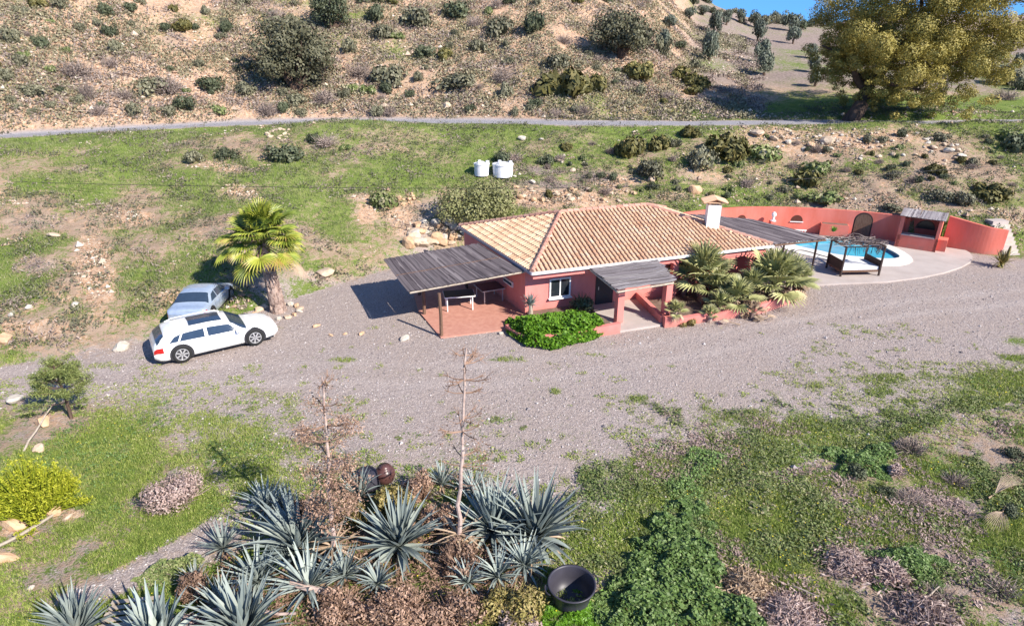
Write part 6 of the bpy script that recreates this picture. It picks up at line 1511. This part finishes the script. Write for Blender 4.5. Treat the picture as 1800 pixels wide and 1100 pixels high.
# stony hill beyond the lane
X, Y, r = sample(60000, -.95, .32, 48, 105, seed=17); ok = (Y-road(X) > 2) & (r.uniform(0, 1, len(X)) < .75); X, Y = X[ok], Y[ok]; pn = fbm(X, Y, 3.0, 63, 4); ok = pn > -.05; X, Y = X[ok], Y[ok]; i = np.repeat(np.arange(len(X)), 8); m = len(i)
P = np.stack([X[i]+r.normal(0, .28, m), Y[i]+r.normal(0, .28, m), 0*i], 1); P[:, 2] = HT(P[:, 0], P[:, 1], False)+r.uniform(0, .35, m)
nb = NB(); leaf_quads(nb, P, .12, r, 2.0, v=np.clip(r.normal(.5, .3, m), 0, 1)); part('low_scrub', nb, M['scrubwarm'], kind='stuff')
# small stones
def pebbles(n, reg, size, seed, mat, name, cond):
    X, Y, r = sample(n, *reg, seed=seed); ok = keep_open(X, Y); X, Y = X[ok], Y[ok]; g, s_, d_, gv, rd, fd = masks(X, Y); ok = cond(X, Y, g, s_, d_, gv, r) & (rd < .2); X, Y = X[ok], Y[ok]; n2 = len(X)
    Z = HT(X, Y, False); sz = size*np.exp(r.normal(0, .45, n2)); B_ = np.array([(1, 0, 0), (0, 1, 0), (-1, 0, 0), (0, -1, 0), (0, 0, .75), (0, 0, -.6)])
    V = B_[None]*sz[:, None, None]*r.uniform(.6, 1.2, (n2, 6, 1)); a = r.uniform(0, 6.28, n2); ca, sa = np.cos(a)[:, None], np.sin(a)[:, None]
    V = np.stack([V[..., 0]*ca-V[..., 1]*sa, V[..., 0]*sa+V[..., 1]*ca, V[..., 2]], -1)+np.stack([X, Y, Z+sz*.2], 1)[:, None]
    F = np.array([(0, 1, 4), (1, 2, 4), (2, 3, 4), (3, 0, 4), (1, 0, 5), (2, 1, 5), (3, 2, 5), (0, 3, 5)]); F = (np.arange(n2)[:, None, None]*6+F[None]).reshape(-1, 3)
    nb = NB(); nb.add(V.reshape(-1, 3), F, np.repeat(r.uniform(0, 1, n2), 6)); part(name, nb, mat, kind='stuff')
M['peb'] = mleaf('loose_stone', [(.34, .22, .15), (.50, .36, .26), (.60, .48, .37), (.70, .62, .52)], .9, .2)
M['pebgrey'] = mleaf('gravel_stone', [(.16, .14, .14), (.34, .30, .30), (.50, .45, .44), (.66, .61, .58)], .9, .2)
pebbles(60000, (-.95, .95, 26, 62), .075, 31, M['peb'], 'rubble', lambda X, Y, g, s_, d_, gv, r: (Y > toe(X)+.5) & (s_+fbm(X, Y, 1.5, 71, 3)+.12*sst(X, 8, 14) > .55))
pebbles(34000, (-.95, .34, 50, 105), .10, 32, M['peb'], 'rubble', lambda X, Y, g, s_, d_, gv, r: (Y > road(X)+2) & (fbm(X, Y, 3, 72, 3) > .02))
pebbles(90000, (-.95, .95, 9, 34), .018, 33, M['pebgrey'], 'gravel', lambda X, Y, g, s_, d_, gv, r: (gv > .45) & (Y < toe(X)))
# thick mallow bank at the bottom
def mass(loop_px, mat, n, hgt, leaf, seed, name, asp=1.3, v=None, lump=.7):
    lp = [G(a, b) for a, b in loop_px]; lp = [(p.x, p.y) for p in lp]; r = np.random.default_rng(seed); xs_ = [p[0] for p in lp]; ys_ = [p[1] for p in lp]
    X = r.uniform(min(xs_), max(xs_), n); Y = r.uniform(min(ys_), max(ys_), n); sd = -sdist(X, Y, lp)+fbm(X, Y, .8, seed, 3)*1.5+fbm(X, Y, .3, seed, 2)*.5; ok = sd > 0; X, Y, sd = X[ok], Y[ok], sd[ok]
    H_ = hgt*sst(sd, -.05, .7)*(.45+lump*(fbm(X, Y, .55, seed+9, 3)+.5)*1.2); n2 = len(X)
    P = np.stack([X, Y, HT(X, Y, False)+H_*r.uniform(.55, 1, n2)+.02], 1)
    nb = NB(); leaf_quads(nb, P, leaf, r, asp, np.tile([0, 0, .9], (n2, 1)), v=np.clip(r.normal(.45, .22, n2), 0, 1)); return part(name, nb, mat, kind='stuff')
mass([(1060, 1010), (1120, 945), (1165, 915), (1195, 880), (1225, 890), (1250, 940), (1270, 1000), (1330, 1070), (1340, 1130), (1040, 1130)], M['mallow'], 26000, .28, .068, 5, 'mallow_bank', 1.5, None, 1.3)
mass([(1175, 870), (1190, 830), (1230, 790), (1290, 790), (1260, 850), (1230, 880)], M['mallow'], 6000, .18, .05, 6, 'mallow_bank')
mass([(1460, 795), (1560, 785), (1580, 830), (1500, 850), (1450, 830)], M['mallow'], 8000, .28, .055, 7, 'mallow_bank')
mass([(960, 1060), (1060, 1040), (1070, 1130), (950, 1130)], M['hedge'], 9000, .25, .06, 8, 'mallow_bank')
mass([(1560, 960), (1640, 950), (1650, 1040), (1560, 1050), (1480, 960)], M['mallow'], 14000, .28, .05, 9, 'mallow_bank')
mass([(200, 1020), (330, 985), (350, 1010), (230, 1050)], M['herb'], 7000, .3, .05, 10, 'mallow_bank')
mass([(390, 990), (440, 1010), (640, 900), (980, 900), (960, 1100), (380, 1130)], M['brown'], 20000, .12, .035, 14, 'dead_litter', 3.5)
# heaps of cut dry stalks
def heap(x, y, wpx, label, seed, n=240, mat='fanold', name='brush_pile'):
    p = G(x, y); k = scale_at(p); Rm = wpx*k/2; r = np.random.default_rng(seed); nb = NB()
    for i in range(n):
        c0 = np.array([r.normal(0, Rm*.4), r.normal(0, Rm*.35), 0]); c0[2] = .06+.32*math.exp(-(c0[0]**2+c0[1]**2)/(Rm*.6)**2)*r.uniform(.3, 1.1); a = r.uniform(0, 6.28); L_ = r.uniform(.12, .55); d = np.array([math.cos(a), math.sin(a), r.uniform(-.2, .3)])*L_/2
        nb.tube([tuple(c0-d), tuple(c0+r.normal(0, .02, 3)), tuple(c0+d)], [.008, .007, .004], 4, r.uniform(), False)
    P = r.normal(0, 1, (n*6, 3))*np.array([Rm*.45, Rm*.4, .05]); P[:, 2] = np.abs(P[:, 2])+.04+.2*np.exp(-(P[:, 0]**2+P[:, 1]**2)/(Rm*.6)**2); leaf_quads(nb, P, .04, r, 3.5)
    return part(name, nb, M[mat], loc=(p.x, p.y, p.z), label=label, cat='brush pile')
heap(1312, 1038, 100, 'pale heap of dry cuttings beside the dark leafy bank', 81)
heap(1388, 1086, 130, 'large grey heap of dry cuttings at the bottom edge', 82, 300, 'pinkdry')
heap(1625, 1085, 130, 'loose pile of dry stalks at the bottom right', 83, 200, 'pinkdry')
heap(1490, 995, 90, 'purplish twiggy pile on the weedy bank', 84, 260, 'pinkdry')
heap(1560, 1010, 80, 'second purplish twiggy pile, right of the first', 85, 240, 'pinkdry')
for i, (x, y, a, lb) in enumerate(((1735, 880, .5, 'pale dead palm frond on the weedy bank at the right'), (1765, 895, -2.4, 'dead palm frond lying against the paler one at the right'))):
    p = G(x, y); n_ = NB(); fan_leaf(n_, .35, 1.35, R(34), 16, a, R(1), .02, np.random.default_rng(i+3), (0, 0, .05), .85, wid=.03); link('dead_frond', n_.mesh('dead_frond', M['fanold']), None, tuple(p+Vector((0, 0, .05))), label=lb, cat='palm frond')
for i, (x0, y0, x1, y1, lb) in enumerate(((1600, 1035, 1645, 1100, 'long pale stick lying at the bottom right of the bank'), (1615, 1065, 1650, 1030, 'short pale stick crossing the long one'), (1395, 1030, 1440, 1048, 'pale stick on top of the grey heap'), (1250, 1045, 1345, 1050, 'pale stick poking from the heap of cuttings'))):
    stick('dry_stick', W(x0, y0, .12), W(x1, y1, .2), .022, M['paleW'], lb, seed=i)
for i, (x, y, w) in enumerate(((640, 1075, 0),)): pass

X, Y, r = sample(40000, -.95, .34, 46, 105, seed=57); ok = (Y-road(X) > 2); X, Y = X[ok], Y[ok]; ok = fbm(X, Y, 2.4, 93, 4) > .03; X, Y = X[ok], Y[ok]; i = np.repeat(np.arange(len(X)), 7); m = len(i)
P = np.stack([X[i]+r.normal(0, .3, m), Y[i]+r.normal(0, .3, m), 0*i], 1); P[:, 2] = HT(P[:, 0], P[:, 1], False)+r.uniform(0, .3, m)
nb = NB(); leaf_quads(nb, P, .10, r, 3.2, v=r.uniform(0, 1, m)); part('dry_grass', nb, M['dry'], kind='stuff')

# tiny yellow flowers in the near grass
X, Y, r = sample(5000, -.95, .95, 9, 22, seed=71); g, s_, d_, gv, rd, fd = masks(X, Y); ok = (g > .6) & (fbm(X, Y, 2, 95, 3) > .02); X, Y = X[ok], Y[ok]; n2 = len(X)
M['flower'] = mplain('yellow_petal', (.75, .60, .04), .6)
nb = NB(); leaf_quads(nb, np.stack([X, Y, HT(X, Y, False)+.13], 1), .035, r, 1.0, np.tile([0, 0, 2.], (n2, 1))); part('wild_flowers', nb, M['flower'], kind='stuff')
